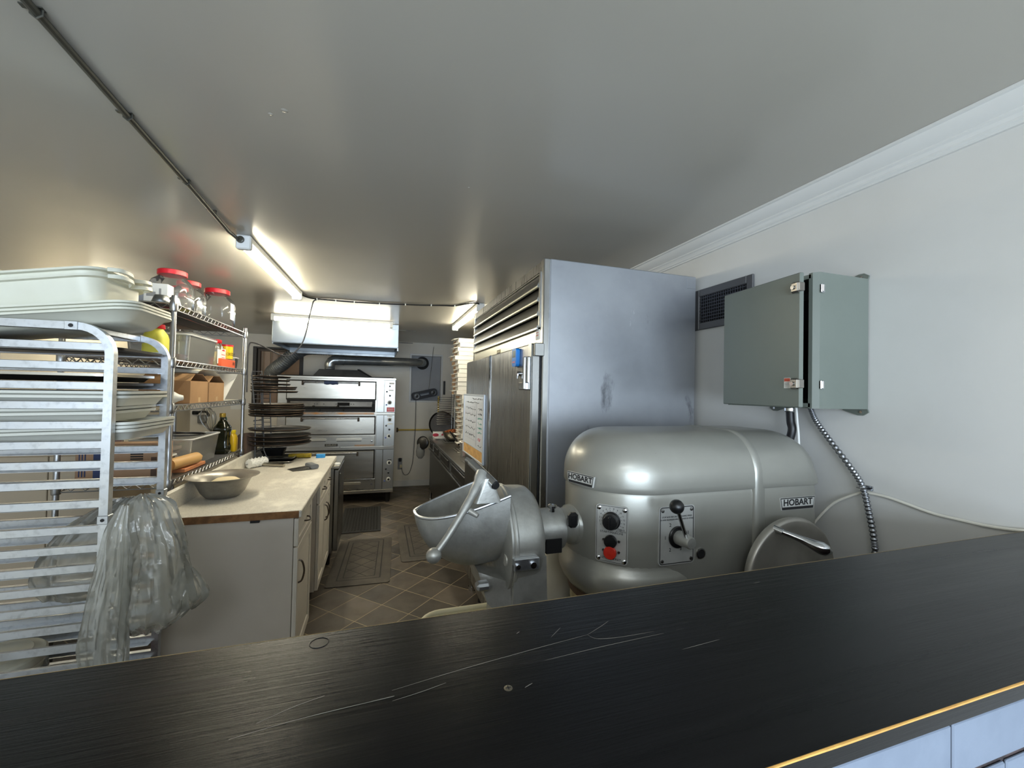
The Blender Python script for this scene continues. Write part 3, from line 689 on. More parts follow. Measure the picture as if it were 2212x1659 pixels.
# gear plate on the flat side
YS = MXC - .20
gp = part(G().prism([(a, b) for a, b in rrect(.845, 1.138, .126, .172, .010)], 'xz', YS-.004, YS+.004), 'gear_plate', M_plate, mx)
o = rrect(.845, 1.138, .120, .166, .009); q = rrect(.845, 1.138, .115, .161, .007); n_ = len(o); g = G()
g.add([(a, YS-.0044, b) for a, b in o] + [(a, YS-.0044, b) for a, b in q], [(i, (i+1) % n_, n_+(i+1) % n_, n_+i) for i in range(n_)])
part(g, 'plate_outline', M_legend, gp)
for sx in (-1, 1):
    for sy in (-1, 1):
        part(G().lathe([(.0055, 0), (.005, .002), (.0001, .003)], (.845 + sx*.051, YS-.004, 1.138 + sy*.073), (0, -1, 0), n=12, cap0=True), 'screw', M_steeldk, gp)
hx_, hz_ = .848, 1.132
part(G().lathe([(.032, 0), (.032, .004), (.030, .006), (.0001, .006)], (hx_, YS-.004, hz_), (0, -1, 0), n=30, cap0=True), 'dial_disc', M_black, gp)
hb = part(G().lathe([(.021, 0), (.020, .026), (.0175, .032), (.0175, .050), (.015, .054), (.0001, .055)], (hx_, YS-.008, hz_), (0, -1, 0), n=26, cap0=True), 'shift_hub', M_cast, gp)
ball = Vector((.776, .935, 1.247)); base_ = Vector((hx_-.006, YS-.046, hz_+.012))
part(G().cyl(base_, ball, .0052, n=12), 'shift_lever', M_chrome, hb); part(G().sphere(ball, .0195, 20), 'lever_knob', M_black, hb)
MTS = Matrix(((1, 0, 0, 0), (0, 0, -1, 0), (0, 1, 0, 0), (0, 0, 0, 1)))
def txt2(body, size, x, z, sx=1.0, mat=None, parent=None, off=.0044):
    text(body, 'lettering', size, mat or M_legend, parent or gp, Matrix.Translation((x, YS - off, z)) @ MTS, .0002, sx=sx)
for b, dx, dz in (('1', -.056, .0), ('2', -.034, .044), ('3', .016, .047), ('2', -.034, -.044), ('3', .014, -.043), ('1', .048, .012)): txt2(b, .0145, hx_ + dx*.78, hz_ + dz*.82)
txt2('STOP BASE BEFORE CHANGING SPEED', .0062, .845, 1.192, 1.0); txt2('STOPPER MELANGEUR AVANT CHANGER DE VITESSE', .0056, .845, 1.184, .86)
part(G().lathe([(.0165, 0), (.0165, .003), (.0125, .004), (.012, .001), (.0001, .001)], (.935, YS, 1.074), (0, -1, 0), n=22), 'port_ring', M_steel, mx)
part(G().cyl((.935, YS-.0005, 1.074), (.935, YS-.0022, 1.074), .012, n=20), 'port_hole', M_dark, mx)
# name badges
def badge(name, fn, w, h, tsize, mw):
    e = h*.19
    tr = lambda s: [(-w/2*s, h/2*s), (w/2*s, h/2*s), ((w/2-e)*s, -h/2*s), (-(w/2-e)*s, -h/2*s)]
    b = part(G().prism(tr(1.0), 'xy', -.004, .0022).xf(mw), name, M('badge_steel', (206, 206, 202), .4, .3), mx)
    part(G().prism([(x, y) for x, y in tr(.965)], 'xy', .0015, .0026).xf(mw), 'badge_field', M_legend, b)
    k = [(-w/2*.93, h/2*.82), (w/2*.93, h/2*.82), ((w/2-e)*.955, -h/2*.52), (-(w/2-e)*.955, -h/2*.52)]
    part(G().prism(k, 'xy', .002, .0029).xf(mw), 'badge_inlay', M('badge_steel', (206, 206, 202)), b)
    text('HOBART', 'lettering', tsize, M_legend, b, mw @ Matrix.Translation((0, h*.08, .0030)), .0003, sx=1.12, bold=tsize*.028)
badge('side_badge', None, .158, .040, .029, Matrix.Translation((1.327, YS - .0005, 1.201)) @ MTS)
th2 = math.radians(197); r2 = .2085
mb = Matrix(((-math.sin(th2), 0, math.cos(th2), cx0 + r2*math.cos(th2)), (math.cos(th2), 0, math.sin(th2), MXC + r2*math.sin(th2)), (0, 1, 0, 1.283), (0, 0, 0, 1)))
badge('front_badge', None, .118, .033, .0235, mb)
# attachment hub on the nose
hub_z = 1.127
part(G().lathe([(.066, -.06), (.066, .020), (.062, .026)], (.625, MXC, hub_z), (-1, 0, 0), n=36, cap0=True, cap1=True), 'hub_flange', M_mix, mx, angle=50)
part(G().lathe([(.0605, .0), (.0605, .030), (.055, .036), (.052, .045), (.050, .085)], (.617, MXC, hub_z), (-1, 0, 0), n=36, cap0=True, cap1=True), 'attachment_hub', M_mix, mx, angle=50)
wk = part(G().cyl((.575, MXC-.040, hub_z+.026), (.575, MXC-.058, hub_z+.036), .009, n=12), 'thumb_screw', M_black, mx)
part(G().box(.556, .588, MXC-.082, MXC-.058, hub_z+.012, hub_z+.058, .008), 'wing_grip', M_black, wk)
# bowl-lift hand wheel
whc = Vector((1.226, .955, 1.0)); wr = .176
hw = part(G().lathe([(.0001, .012), (.03, .012), (.05, .004), (wr-.03, .0), (wr-.008, .008), (wr, .004), (wr+.003, -.006), (wr, -.016), (wr-.012, -.018), (wr-.028, -.010), (.04, -.008), (.0001, -.008)], whc, (0, -1, 0), n=56), 'hand_wheel', M_chrome if False else M('wheel_metal', (176, 172, 164), .42, .7, var=((158, 154, 146), 8, .4, .7)), mx, angle=50)
part(G().cyl(whc, whc + Vector((0, .11, 0)), .022, n=16), 'wheel_shaft', M_steel, hw)
hp = Vector((1.160, .945, 1.146))
part(G().cyl(hp + Vector((-.010, .012, .006)), hp + Vector((.0, -.010, 0)), .011, n=12), 'handle_boss', M_chrome, hw)
P = [hp + Vector((.002, -.008, .0)), hp + Vector((.012, -.022, -.004)), hp + Vector((.030, -.045, -.012)), hp + Vector((.045, -.066, -.020)), hp + Vector((.056, -.084, -.026)), hp + Vector((.064, -.096, -.030)), hp + Vector((.070, -.104, -.033))]
part(G().tube(P, [.0085, .009, .0105, .0145, .0190, .0155, .004], 16), 'crank_handle', M_chrome, hw, angle=60)

# ------------------------------------------------------------------ slicer attachment on the hub
sl = thing('vegetable_slicer', 'cast aluminium slicer attachment with scoop hopper and ball-ended lever on the mixer', 'slicer', (.40, MXC, .95))
ac = hub_z - .008
part(G().lathe([(.064, 0), (.064, .002), (.062, .092), (.058, .095)], (.558, MXC, ac), (-1, 0, 0), n=36, cap0=True, cap1=True), 'neck', M_cast, sl, angle=50)
part(G().box(.488, .540, MXC-.066, MXC-.050, ac-.055, ac-.012, .001), 'neck_slot', M_dark, sl)
nk = part(G().lathe([(.010, 0), (.010, .010), (.015, .013), (.015, .019), (.010, .023), (.0001, .024)], (.525, MXC-.02, ac+.058), (0, 0, 1), n=16), 'neck_knob', M_chrome, sl)
dz = 1.105
drum = part(G().lathe([(.066, .0), (.10, .006), (.135, .020), (.150, .036), (.153, .05), (.155, .105)], (.476, MXC, dz), (-1, 0, 0), n=56, cap0=True, cap1=True), 'drum_housing', M_cast, sl, angle=50)
part(G().lathe([(.157, 0), (.160, .004), (.160, .010), (.157, .014)], (.373, MXC, dz), (-1, 0, 0), n=56, cap0=True, cap1=True), 'rim_ring', M_cast, sl)
face = part(G().lathe([(.158, 0), (.158, .006), (.150, .010), (.10, .018), (.0001, .022)], (.358, MXC, dz), (-1, 0, 0), n=56, cap0=True), 'face_plate', M_cast, sl, angle=50)
g = G().box(.33, .352, MXC-.105, MXC-.060, dz-.085, dz-.03)
part(G().cyl((.3455, MXC-.118, dz-.022), (.342, MXC-.118, dz-.022), .016, n=20), 'maker_medallion', M('medallion', (210, 208, 200), .4, .5), face)
# scoop hopper: open-topped bowl growing out of the face plate
rings = []; inner = []
nu, nvv = 16, 20
for i in range(nu + 1):
    u = i / nu; uu = math.sin(u * PI/2)
    x = .352 - .248 * uu
    w = .128 * math.sqrt(max(0, 1 - uu**2.4)) + .002
    zr = 1.262 - .062 * uu - .012*math.sin(u*PI)
    dep = (.205 - .02*u) * max(0.0, 1 - uu**2.2) ** .62 + .002
    ra, rb = [], []
    for j in range(nvv + 1):
        a = PI * j / nvv
        yy = -math.cos(a); zz = math.sin(a)
        sgn = 1 if yy >= 0 else -1
        ra.append((x, MXC + w*sgn*abs(yy)**.75, zr - dep*zz**.85))
        wi = max(w - .006, .0005); di = max(dep - .006, .0005); xi = min(x + .004*uu, .352)
        rb.append((xi, MXC + wi*sgn*abs(yy)**.75, zr - di*zz**.85))
    rings.append(ra + list(reversed(rb)))
part(G().loft(rings, True, True), 'hopper', M_cast, sl, angle=50)
rim = []
for s_ in (0, 1):
    seq = [r[0] if s_ == 0 else r[nvv] for r in rings]
    rim += seq if s_ == 0 else list(reversed(seq))
part(G().tube(rim, .0042, 8), 'hopper_rim', M_alu, sl)
# lever with pivot block
pv0, pv1 = Vector((.256, 1.165, 1.345)), Vector((.300, 1.065, 1.300))
pv = part(G().cyl(pv0, pv1, .0125, n=16).cyl(pv0 + Vector((-.010, .02, .006)), pv0, .007, n=12), 'pivot', M_chrome, sl)
part(G().cyl(pv1, pv1 + (pv1-pv0).normalized()*.006, .010, n=14), 'pivot_bolt', M_blackm, pv)
part(G().loft([[(.285+a, 1.10+b, z) for a, b in rrect(0, 0, w, .05, .01)] for z, w in ((1.25, .075), (1.29, .045), (1.315, .03))]), 'pivot_bracket', M_cast, sl)
A = [Vector((.272, 1.105, 1.326)), Vector((.258, 1.085, 1.305)), Vector((.236, 1.065, 1.274)), Vector((.208, 1.046, 1.237)), Vector((.172, 1.028, 1.190)), Vector((.146, 1.018, 1.160))]
lv_ = part(G().tube(smooth_path(A, 4), [.0155]*4 + [.0125]*4 + [.0105]*4 + [.0095]*4 + [.0088]*5, 14), 'lever', M_cast, sl, angle=60)
part(G().sphere((.135, 1.015, 1.149), .0188, 22), 'lever_ball', M_cast, lv_, angle=60)
part(G().cyl((.228, 1.046, 1.242), (.246, 1.030, 1.232), .0085, .006, n=12), 'lever_stop', M_cast, lv_)
# clamp bracket and discharge chute
ck = part(G().box(.352, .424, 1.052, 1.072, 1.082, 1.104, .003).box(.352, .424, 1.046, 1.054, 1.072, 1.104, .002), 'clamp_bar', M_alu, sl)
for x in (.362, .405): part(G().cyl((x, 1.047, 1.086), (x, 1.040, 1.086), .0085 if x > .4 else .006, n=16), 'clamp_bolt', M_chrome, ck)
ch = [[(.365, 1.08, 1.09), (.458, 1.08, 1.09), (.458, 1.34, 1.09), (.365, 1.34, 1.09)], [(.362, 1.08, .98), (.462, 1.08, .98), (.462, 1.34, .98), (.362, 1.34, .98)], [(.352, 1.09, .80), (.486, 1.09, .80), (.486, 1.33, .80), (.352, 1.33, .80)]]
part(G().loft(ch), 'discharge_chute', M_cast, sl)
part(G().loft([[(.275, 1.13, 1.045), (.360, 1.10, 1.02), (.360, 1.33, 1.02), (.275, 1.31, 1.045)], [(.300, 1.12, .96), (.364, 1.09, .90), (.364, 1.34, .90), (.300, 1.32, .96)]]), 'lower_guard', M_cast, sl)
part(G().box(.262, .300, 1.085, 1.12, 1.010, 1.030, .006), 'hinge_lug', M_alu, sl)

# ------------------------------------------------------------------ ingredient bin under the slicer
bn = thing('ingredient_bin', 'open cream plastic bin on the floor under the slicer chute', 'bin', (.37, 1.27, 0))
def bin_rings(wall):
    out = []
    for z, gx in ((0.0, .0), (.30, .012), (.70, .028), (.735, .030)):
        out.append([(x, y, z) for x, y in rrect(.365, 1.255, .35 + gx*2 - wall*2, .48 + gx*2 - wall*2, .07, 6)])
    return out
o_ = bin_rings(0); i_ = list(reversed(bin_rings(.006))); i_[-1] = [(x, y, .012) for x, y, z in i_[-1]]
part(G().loft(o_ + i_), 'body', M_cream, bn, angle=50)
lip = [(x, y, .738) for x, y in rrect(.365, 1.255, .418, .548, .078, 6)]
part(G().tube(lip, .010, 8, closed=True), 'rim', M_cream, bn, angle=70)
# wire trolley basket and cloth seen behind the mixer
wr_ = thing('wire_basket_rack', 'small chrome wire rack standing between mixer and refrigerator side', 'wire rack', (.66, 1.56, 0))
M_wire = M('chrome_wire', (150, 150, 148), .3, 1.0)
g = G(); x0, x1, yy = .60, .78, 1.585
arch = [(x0, yy, 0), (x0, yy, .955)] + [(x0+.07 - .07*math.cos(a), yy, .955 + .055*math.sin(a)) for a in [PI/2*k/6 for k in range(1, 7)]] + [(x1-.07 + .07*math.sin(a), yy, .955 + .055*math.cos(a)) for a in [PI/2*k/6 for k in range(0, 7)]] + [(x1, yy, 0)]
part(G().tube(arch, .0042, 8), 'side_frame', M_wire, wr_)
for i in range(12): part(G().cyl((x0, yy, .96-.042*i), (x1, yy, .96-.042*i), .0028, n=6), 'rung', M_wire, wr_)
part(G().box(x0, x1, yy-.06, yy+.06, .0, .012, .003), 'foot', M_wire, wr_)
rng = random.Random(11); rings = []
for i in range(12):
    t = i / 11; z = .66 + .32*t; r0 = .010 + .060*math.sin(PI*min(1, .15 + .85*(1-t)) * .62)
    rings.append([(.675 + (r0 + .010*mnoise.noise(Vector((math.cos(a)*3, math.sin(a)*3, z*14))))*math.cos(a), 1.50 + .55*r0*math.sin(a), z) for a in [2*PI*k/16 for k in range(16)]])
solo(G().loft(rings), 'apron_bundle', M('linen', (212, 206, 190), .8, bump=(20, .4)), 'crumpled off-white cloth hanging from the chrome wire rack beside the mixer', 'cloth', angle=60)
# ------------------------------------------------------------------ strip lights, conduit and wiring on the ceiling
M_tube = M('lit_tube', (255, 255, 250), 0.5, emit=(1.0, .915, .70, TUBE))
def strip_light(label, p0, p1):
    p0 = Vector(p0); p1 = Vector(p1); d = (p1-p0); ln = d.length; rz = math.atan2(d.y, d.x)
    t = thing('strip_light', label, 'light', ((p0.x+p1.x)/2, (p0.y+p1.y)/2, ZC-.001), rz, 'fluorescent strip lights on the ceiling')
    h = ln/2
    part(G().box(-h, h, -.030, .030, -.032, 0, .003), 'housing', M_white, t, True)
    for s in (-1, 1): part(G().box(s*h - .018, s*h + .018, -.034, .034, -.072, 0, .006), 'end_cap', M('end_cap_white', (224, 226, 226), .4), t, True)
    rings = [[(x, .029*math.cos(a), -.034 - .034*math.sin(a)) for a in [PI*k/10 for k in range(11)]] for x in (-h+.018, h-.018)]
    part(G().loft(rings), 'lit_diffuser', M_tube, t, True, angle=60)
    return t
strip_light('lit strip light nearest the camera, fed by the long dark conduit', (-.672, 2.40, 0), (-.640, 3.62, 0))
strip_light('lit strip light running across in front of the white hood', (-1.075, 4.86, 0), (.105, 4.87, 0))
strip_light('lit strip light above the prep table, partly behind the refrigerator', (.818, 3.50, 0), (.812, 4.73, 0))
strip_light('strip light added to brighten the far left corner, mostly hidden by the dough boxes and jars', (-2.2, 4.05, 0), (-2.2, 5.27, 0))  # unseen fourth fixture, added to lift the dark back-left wall
ct = thing('ceiling_conduit', 'long thin dark conduit running along the ceiling to the near strip light', 'conduit', (-.69, 1.0, ZC-.012))
M_cond = M('conduit_dark_grey', (92, 92, 86), .4, .7)
part(G().tube([(-.665, -3.15, ZC-.009), (-.672, -1, ZC-.010), (-.683, 1.0, ZC-.011), (-.697, 1.5, ZC-.010), (-.704, 1.9, ZC-.012), (-.712, 2.3, ZC-.020), (-.690, 2.385, ZC-.030)], .0085, 10), 'pipe', M_cond, ct)
for y, x in ((.75, -.681), (1.09, -.686), (1.43, -.695), (1.82, -.702), (2.1, -.708)):
    part(G().box(x-.026, x+.012, y-.006, y+.006, ZC-.003, ZC-.0005).tube([(x-.010, y, ZC-.002), (x-.010, y, ZC-.014), (x, y, ZC-.022), (x+.010, y, ZC-.014), (x+.010, y, ZC-.002)], .0022, 6), 'strap', M_cond, ct)
part(G().lathe([(.014, 0), (.018, .003), (.018, .010), (.013, .014)], (-.685, 2.372, ZC-.028), (.2, 1, -.1), n=12, cap0=True, cap1=True), 'locknut', M_cond, ct)
cw = thing('ceiling_cable', 'dark cable clipped across the ceiling between two strip lights', 'cable', (.08, 3.75, ZC-.01))
P = smooth_path([(-.642, 3.645, ZC-.012), (-.632, 3.74, ZC-.006), (-.59, 3.83, ZC-.006), (-.528, 3.86, ZC-.006), (-.3, 3.86, ZC-.008), (-.019, 3.843, ZC-.006), (.3, 3.76, ZC-.008), (.52, 3.70, ZC-.006), (.62, 3.67, ZC-.006), (.70, 3.55, ZC-.006), (.76, 3.47, ZC-.008), (.80, 3.475, ZC-.012)], 6)
part(G().tube(P, .0058, 8), 'cable', M_blackm, cw)
for x, y in ((-.528, 3.86), (-.38, 3.861), (-.23, 3.858), (-.02, 3.843), (.2, 3.79), (.42, 3.725), (.62, 3.665)):
    part(G().box(x-.004, x+.004, y-.013, y+.013, ZC-.015, ZC-.0005, .001), 'clip', M_white, cw)
solo(G().tube(smooth_path([(-.528, 3.866, 2.305), (-.553, 3.87, 2.29), (-.565, 3.88, 2.261), (-.585, 3.88, 2.156), (-.605, 3.88, 2.035), (-.633, 3.88, 1.93), (-.677, 3.88, 1.86), (-.737, 3.88, 1.814), (-.812, 3.88, 1.823), (-.88, 3.88, 1.858), (-.947, 3.88, 1.892), (-1.005, 3.88, 1.908), (-1.028, 3.88, 1.89), (-1.034, 3.88, 1.80), (-1.034, 3.88, 1.5)], 6), .0055, 8),
     'drooping_cord', M('cord_grey', (52, 50, 48), .45), 'dark power cord drooping from the ceiling to the wire shelving', 'cord')
# small fixing marks on the ceiling
def nail(x, y, r, lab):
    solo(G().lathe([(.0001, -.0015), (r*.6, -.0012), (r, 0.0)], (x, y, ZC - .0002), n=14), 'ceiling_plug', M_ceil, lab, 'plug', 'patched screw holes in the ceiling')
nail(-.27, 1.27, .010, 'larger patched screw hole in the ceiling right of the conduit'); nail(-.31, 1.30, .007, 'smaller patched screw hole beside the larger one right of the conduit'); nail(.30, 1.52, .005, 'tiny patched screw hole near the middle of the ceiling')

# ------------------------------------------------------------------ extraction hood, ducts
hd_ = thing('extraction_hood', 'white sheet metal extraction hood hung under the ceiling above the ovens', 'hood', (-.46, 5.5, 2.0))
M_hood = M('hood_zinc_metal', (156, 163, 169), .36, .9, var=((146, 153, 160), 3, .4, .7))
x0, x1, yf, yb, zt = -1.125, .198, 5.05, 5.95, ZC-.002
fz = 2.037
part(G().box(x0, x1, yf, yf+.012, fz, zt, .003), 'front_panel', M_hood, hd_)
g = G()   # cross-broken front panel: shallow pyramid creases
cxh, czh = (x0+x1)/2, (fz+zt-.05)/2
g.add([(x0+.01, yf-.0005, fz+.008), (x1-.01, yf-.0005, fz+.008), (x1-.01, yf-.0005, zt-.055), (x0+.01, yf-.0005, zt-.055), (cxh, yf-.010, czh)], [(0,1,4),(1,2,4),(2,3,4),(3,0,4)])
part(g, 'creased_skin', M_hood, hd_, angle=1)
part(G().box(x0, x0+.012, yf+.012, yb, 2.02, zt), 'side_panel', M_hood, hd_); part(G().box(x1-.012, x1, yf+.012, yb, 2.0, zt), 'side_panel', M_hood, hd_)
part(G().box(x0+.012, x1-.012, yb-.012, yb, 2.0, zt), 'back_panel', M_hood, hd_)
part(G().box(x0+.02, x1-.02, yf+.02, yb-.02, 2.06, 2.07), 'filter_bank', M('greasy_filter', (96, 84, 66), .4, .8), hd_)
part(G().box(x0+.10, x1-.01, yb-.05, yb-.012, 1.985, 2.02, .004), 'grease_gutter', M_galv, hd_)
part(G().box(x0+.012, x1-.012, yf+.012, yf+.05, fz-.004, fz+.004), 'front_lip', M_galv, hd_)
for yy, zz in ((5.06, 2.25), (5.5, 2.15)): part(G().cyl((x1-.01, yy, zz), (x1+.20, yy+.03, zz+.004), .006, n=8), 'hanger_rod', M_galv, hd_)
# flexible corrugated duct, from the window up under the hood
P = smooth_path([(-1.47, 6.70, 1.60), (-1.44, 6.50, 1.73), (-1.35, 6.35, 1.80), (-1.25, 6.25, 1.865), (-1.15, 6.2, 1.955), (-1.06, 6.2, 2.03), (-.97, 6.18, 2.075), (-.85, 6.15, 2.085), (-.7, 6.12, 2.085), (-.5, 6.1, 2.09)], 16)
rr = [.092 if i % 3 else .078 for i in range(len(P))]
solo(G().tube(P, rr, 22), 'corrugated_duct', M('dark_flex_duct', (118, 122, 124), .42, .35, var=((92, 96, 100), 6, .4, .7)), 'dark corrugated flexible duct bending from the window up to the hood', 'duct', angle=80)
fp = thing('flue_pipe', 'shiny galvanised flue pipe elbowing from the oven top to the back wall', 'pipe', (-.67, 6.3, 1.81))
M_flue = M('flue_galv', (168, 172, 172), .26, .7, var=((140, 144, 148), 5, .4, .7))
part(G().lathe([(.066, 0), (.068, .012), (.066, .016), (.066, .09)], (-.673, 6.3, 1.812), n=28), 'collar', M_flue, fp)
el = [(-.673 + .075*(1-math.cos(a))*1.0, 6.3, 1.865 + .078*math.sin(a)) for a in [PI/2*k/4 for k in range(5)]]
part(G().tube([(-.673, 6.3, 1.85)] + el + [(-.56, 6.3, 1.943)], .069, 28), 'elbow', M_flue, fp, angle=12)
part(G().cyl((-.575, 6.3, 1.943), (-.50, 6.315, 1.944), .067, n=28).cyl((-.502, 6.315, 1.944), (-.490, 6.317, 1.944), .070, n=28), 'joint', M_flue, fp)
part(G().tube(smooth_path([(-.49, 6.317, 1.944), (.30, 6.48, 1.962), (.47, 6.55, 1.968), (.57, 6.62, 1.974), (.63, 6.72, 1.98), (.655, 6.83, 1.985), (.657, 6.92, 1.985)], 6), .064, 28), 'long_run', M_flue, fp, angle=50)
part(G().lathe([(.064, 0), (.105, .002), (.105, .006), (.064, .010)], (.657, 6.9, 1.985), (0, -1, 0), n=28), 'wall_thimble', M_blackm, fp)

# ------------------------------------------------------------------ triple deck pizza oven
ov = thing('deck_oven', 'stainless triple-deck pizza oven against the back wall', 'oven', (-.51, 6.3, 0))
OX0, OX1, OY, OYB = -1.235, .208, 5.90, 6.78
M_ov = M_steelx
M_ovdk = M('oven_inner_dark', (22, 21, 20), .6)
M_rust = M('heat_stained_steel', (172, 120, 70), .4, .7, var=((150, 146, 136), 5, .35, .65))
M_ovcol = M('oven_column', (176, 176, 172), .32, 1.0)
body = part(G().box(OX0, OX1, OY+.02, OYB, .145, 1.70, .004), 'body', M_ov, ov)
part(G().box(OX0-.01, OX1+.008, OY-.005, OYB, 1.668, 1.70, .004), 'top_rail', M_ov, ov)
part(G().box(OX0-.03, OX1-.03, OY-.012, OYB-.02, 1.700, 1.708), 'top_sheet', M_blackm, ov)
for x in (OX0+.07, OX1-.07):
    for y in (OY+.07, OYB-.08):
        part(G().lathe([(.028, 0), (.028, .03), (.035, .04), (.042, .145)], (x, y, .001), n=16, cap0=True, cap1=True), 'leg', M_blackm, ov)
def deck(ztop, zdoor0, zbot, ztop_rail, x_in0=-1.125, x_in1=-.050):
    part(G().box(x_in0-.012, x_in1+.010, OY+.012, OY+.021, zdoor0-.012, ztop+.012), 'door_surround', M_ovdk, ov)
    d = part(G().box(x_in0, x_in1, OY-.028, OY+.012, zdoor0, ztop, .006), 'door', M_ov, ov)
    hz = ztop-.018; a, b = -.935, -.258
    h = part(G().cyl((a, OY-.075, hz), (b, OY-.075, hz), .010, n=12), 'handle', M_steel, d)
    for x in (a, b): part(G().cyl((x, OY-.075, hz), (x, OY-.028, hz-.020), .011, n=10).box(x-.012, x+.012, OY-.085, OY-.060, hz-.040, hz+.012, .004), 'handle_bracket', M('handle_bracket_brown', (58, 48, 36), .5, .4), d)
    return d
def column(z0, z1):
    part(G().box(-.030, .062, OY-.006, OY+.02, z0, z1, .003), 'column', M_ovcol, ov)
    return part(G().box(.066, OX1, OY-.008, OY+.02, z0, z1, .003), 'control_panel', M_ovcol, ov)
def knob(p, x, z, r, white=False):
    k = part(G().lathe([(r, 0), (r*.95, .012), (r*.6, .020), (.0001, .021)], (x, OY-.008, z), (0, -1, 0), n=16, cap0=True), 'knob', M_black, p)
    if white: part(G().lathe([(r*1.75, 0), (r*1.7, .003), (r*.9, .004)], (x, OY-.008, z), (0, -1, 0), n=20, cap0=True), 'knob_bezel', M('bezel_white', (214, 214, 208), .4), k)
def placard(p, x0, x1, z0, z1, mat): return part(G().box(x0, x1, OY-.010, OY-.007, z0, z1, .0005), 'placard', mat, p)
# top deck with its lower burner opening
dA = deck(1.637, 1.405, 0, 0); part(G().box(-1.09, -.055, OY+.03, OY+.034, 1.235, 1.395), 'burner_backing', M('burner_grey', (120, 116, 108), .5, .5), ov)
part(G().box(-1.125, -.050, OY+.012, OY+.019, 1.232, 1.400).box(-1.125, -.050, OY-.02, OY+.012, 1.385, 1.402), 'burner_surround', M_ovdk, ov)
part(G().box(-1.085, -.09, OY+.004, OY+.010, 1.305, 1.372), 'burner_plate', M('burner_plate', (132, 128, 120), .45, .6, var=((100, 95, 88), 6, .4, .7)), ov)
bp_ = part(G().cyl((-1.0, OY-.004, 1.292), (-.10, OY-.004, 1.292), .014, n=12), 'gas_manifold', M_blackm, ov)
for x in (-.74, -.45): part(G().cyl((x, OY-.004, 1.292), (x, OY-.004, 1.245), .010, n=8).sphere((x-.07, OY-.006, 1.300), .020, 10), 'burner_valve', M_blackm, bp_)
part(G().box(-.525, -.375, OY-.002, OY+.004, 1.315, 1.358), 'burner_window', M_dark, ov)
part(G().box(-.093, -.058, OY-.02, OY+.01, 1.245, 1.34, .003), 'burner_bracket', M_blackm, ov)
g = G()
for x in (-.80, -.77, -.69, -.54, -.355, -.325): g.cyl((x, OY+.004, 1.337), (x, OY+.001, 1.337), .006, n=8)
part(g, 'bolt_row', M_ink, ov, kind='stuff')
cA = column(1.232, 1.660)
part(G().box(OX0, OX1, OY-.012, OY+.02, 1.198, 1.230, .003), 'deck_rail', M_ov, ov)
part(G().box(-1.12, -.06, OY-.0135, OY-.0115, 1.202, 1.228), 'stained_strip', M_rust, ov, label='orange heat-stained strip')
# middle deck
dB = deck(1.170, .940, 0, 0)
lp_ = part(G().box(-1.125, -.045, OY-.010, OY+.02, .775, .912, .003), 'lower_panel', M_ov, ov)
for a, b in ((-.96, -.645), (-.530, -.207)):
    part(G().prism([(a + (b-a)/2 + u, .870 + v) for u, v in rrect(0, 0, b-a, .030, .014)], 'xz', OY-.022, OY-.010), 'louvre', M('louvre_bright', (214, 208, 192), .28, .9), lp_)
    part(G().prism([(a + (b-a)/2 + u, .857 + v) for u, v in rrect(0, 0, (b-a)*.96, .022, .010)], 'xz', OY-.0115, OY-.0102), 'louvre_gap', M_ink, lp_)
part(G().box(-.663, -.507, OY-.0125, OY-.010, .783, .815, .001), 'oven_badge', M_ink, lp_)
text('GARLAND', 'lettering', .028, M('badge_letter', (170, 166, 150), .4, .5), lp_, Matrix.Translation((-.585, OY-.0128, .799)) @ MTS, .0003)
part(G().lathe([(.014, 0), (.014, .003), (.010, .004), (.0001, .004)], (-.082, OY-.010, .842), (0, -1, 0), n=14, cap0=True), 'pilot_port', M_steeldk, lp_)
part(G().box(-.30, -.05, OY-.0112, OY-.0098, .778, .80), 'heat_stain', M_rust, lp_)
cB = column(.775, 1.196)
part(G().box(OX0, OX1, OY-.012, OY+.02, .730, .766, .003), 'deck_rail', M_ov, ov)
# bottom deck
dC = deck(.715, .350, 0, 0)
lp2 = part(G().box(-1.125, -.030, OY-.010, OY+.02, .187, .332, .003), 'lower_panel', M_ov, ov)
for a, b in ((-.96, -.645), (-.530, -.207)):
    part(G().prism([(a + (b-a)/2 + u, .285 + v) for u, v in rrect(0, 0, b-a, .030, .014)], 'xz', OY-.022, OY-.010), 'louvre', M('louvre_bright', (214, 208, 192)), lp2)
part(G().lathe([(.014, 0), (.014, .003), (.0001, .004)], (-.072, OY-.010, .268), (0, -1, 0), n=14, cap0=True), 'pilot_port', M_steeldk, lp2)
cC = column(.187, .728)
part(G().box(OX0, OX1, OY-.012, OY+.02, .146, .186, .003), 'base_rail', M_ov, ov)
for p, zs in ((cA, ((.133, 1.588, .012, 0), (.096, 1.513, .012, 0), (.138, 1.459, .013, 0), (.136, 1.365, .017, 1))), (cB, ((.142, 1.133, .017, 1), (.098, 1.050, .012, 0), (.140, .998, .013, 0), (.138, .909, .016, 1))), (cC, ((.150, .547, .018, 1), (.108, .462, .013, 0), (.142, .410, .013, 0), (.144, .322, .016, 1)))):
    for x, z, r, w in zs: knob(p, x, z, r, w)
placard(cA, .125, .190, 1.615, 1.638, M_paper); placard(cA, .120, .185, 1.525, 1.540, M_paper); placard(cB, .110, .175, 1.172, 1.186, M_paper); placard(cB, .115, .180, 1.065, 1.082, M_paper); placard(cC, .128, .178, .578, .590, M_ink)
pr = placard(cA, .100, .200, 1.240, 1.300, M('warning_red', (206, 44, 66), .5))
g = G()
for i in range(4): g.box(.110, .190, OY-.0108, OY-.0098, 1.250+.012*i, 1.2545+.012*i)
part(g, 'placard_print', M('print_white', (240, 214, 214), .5), pr)
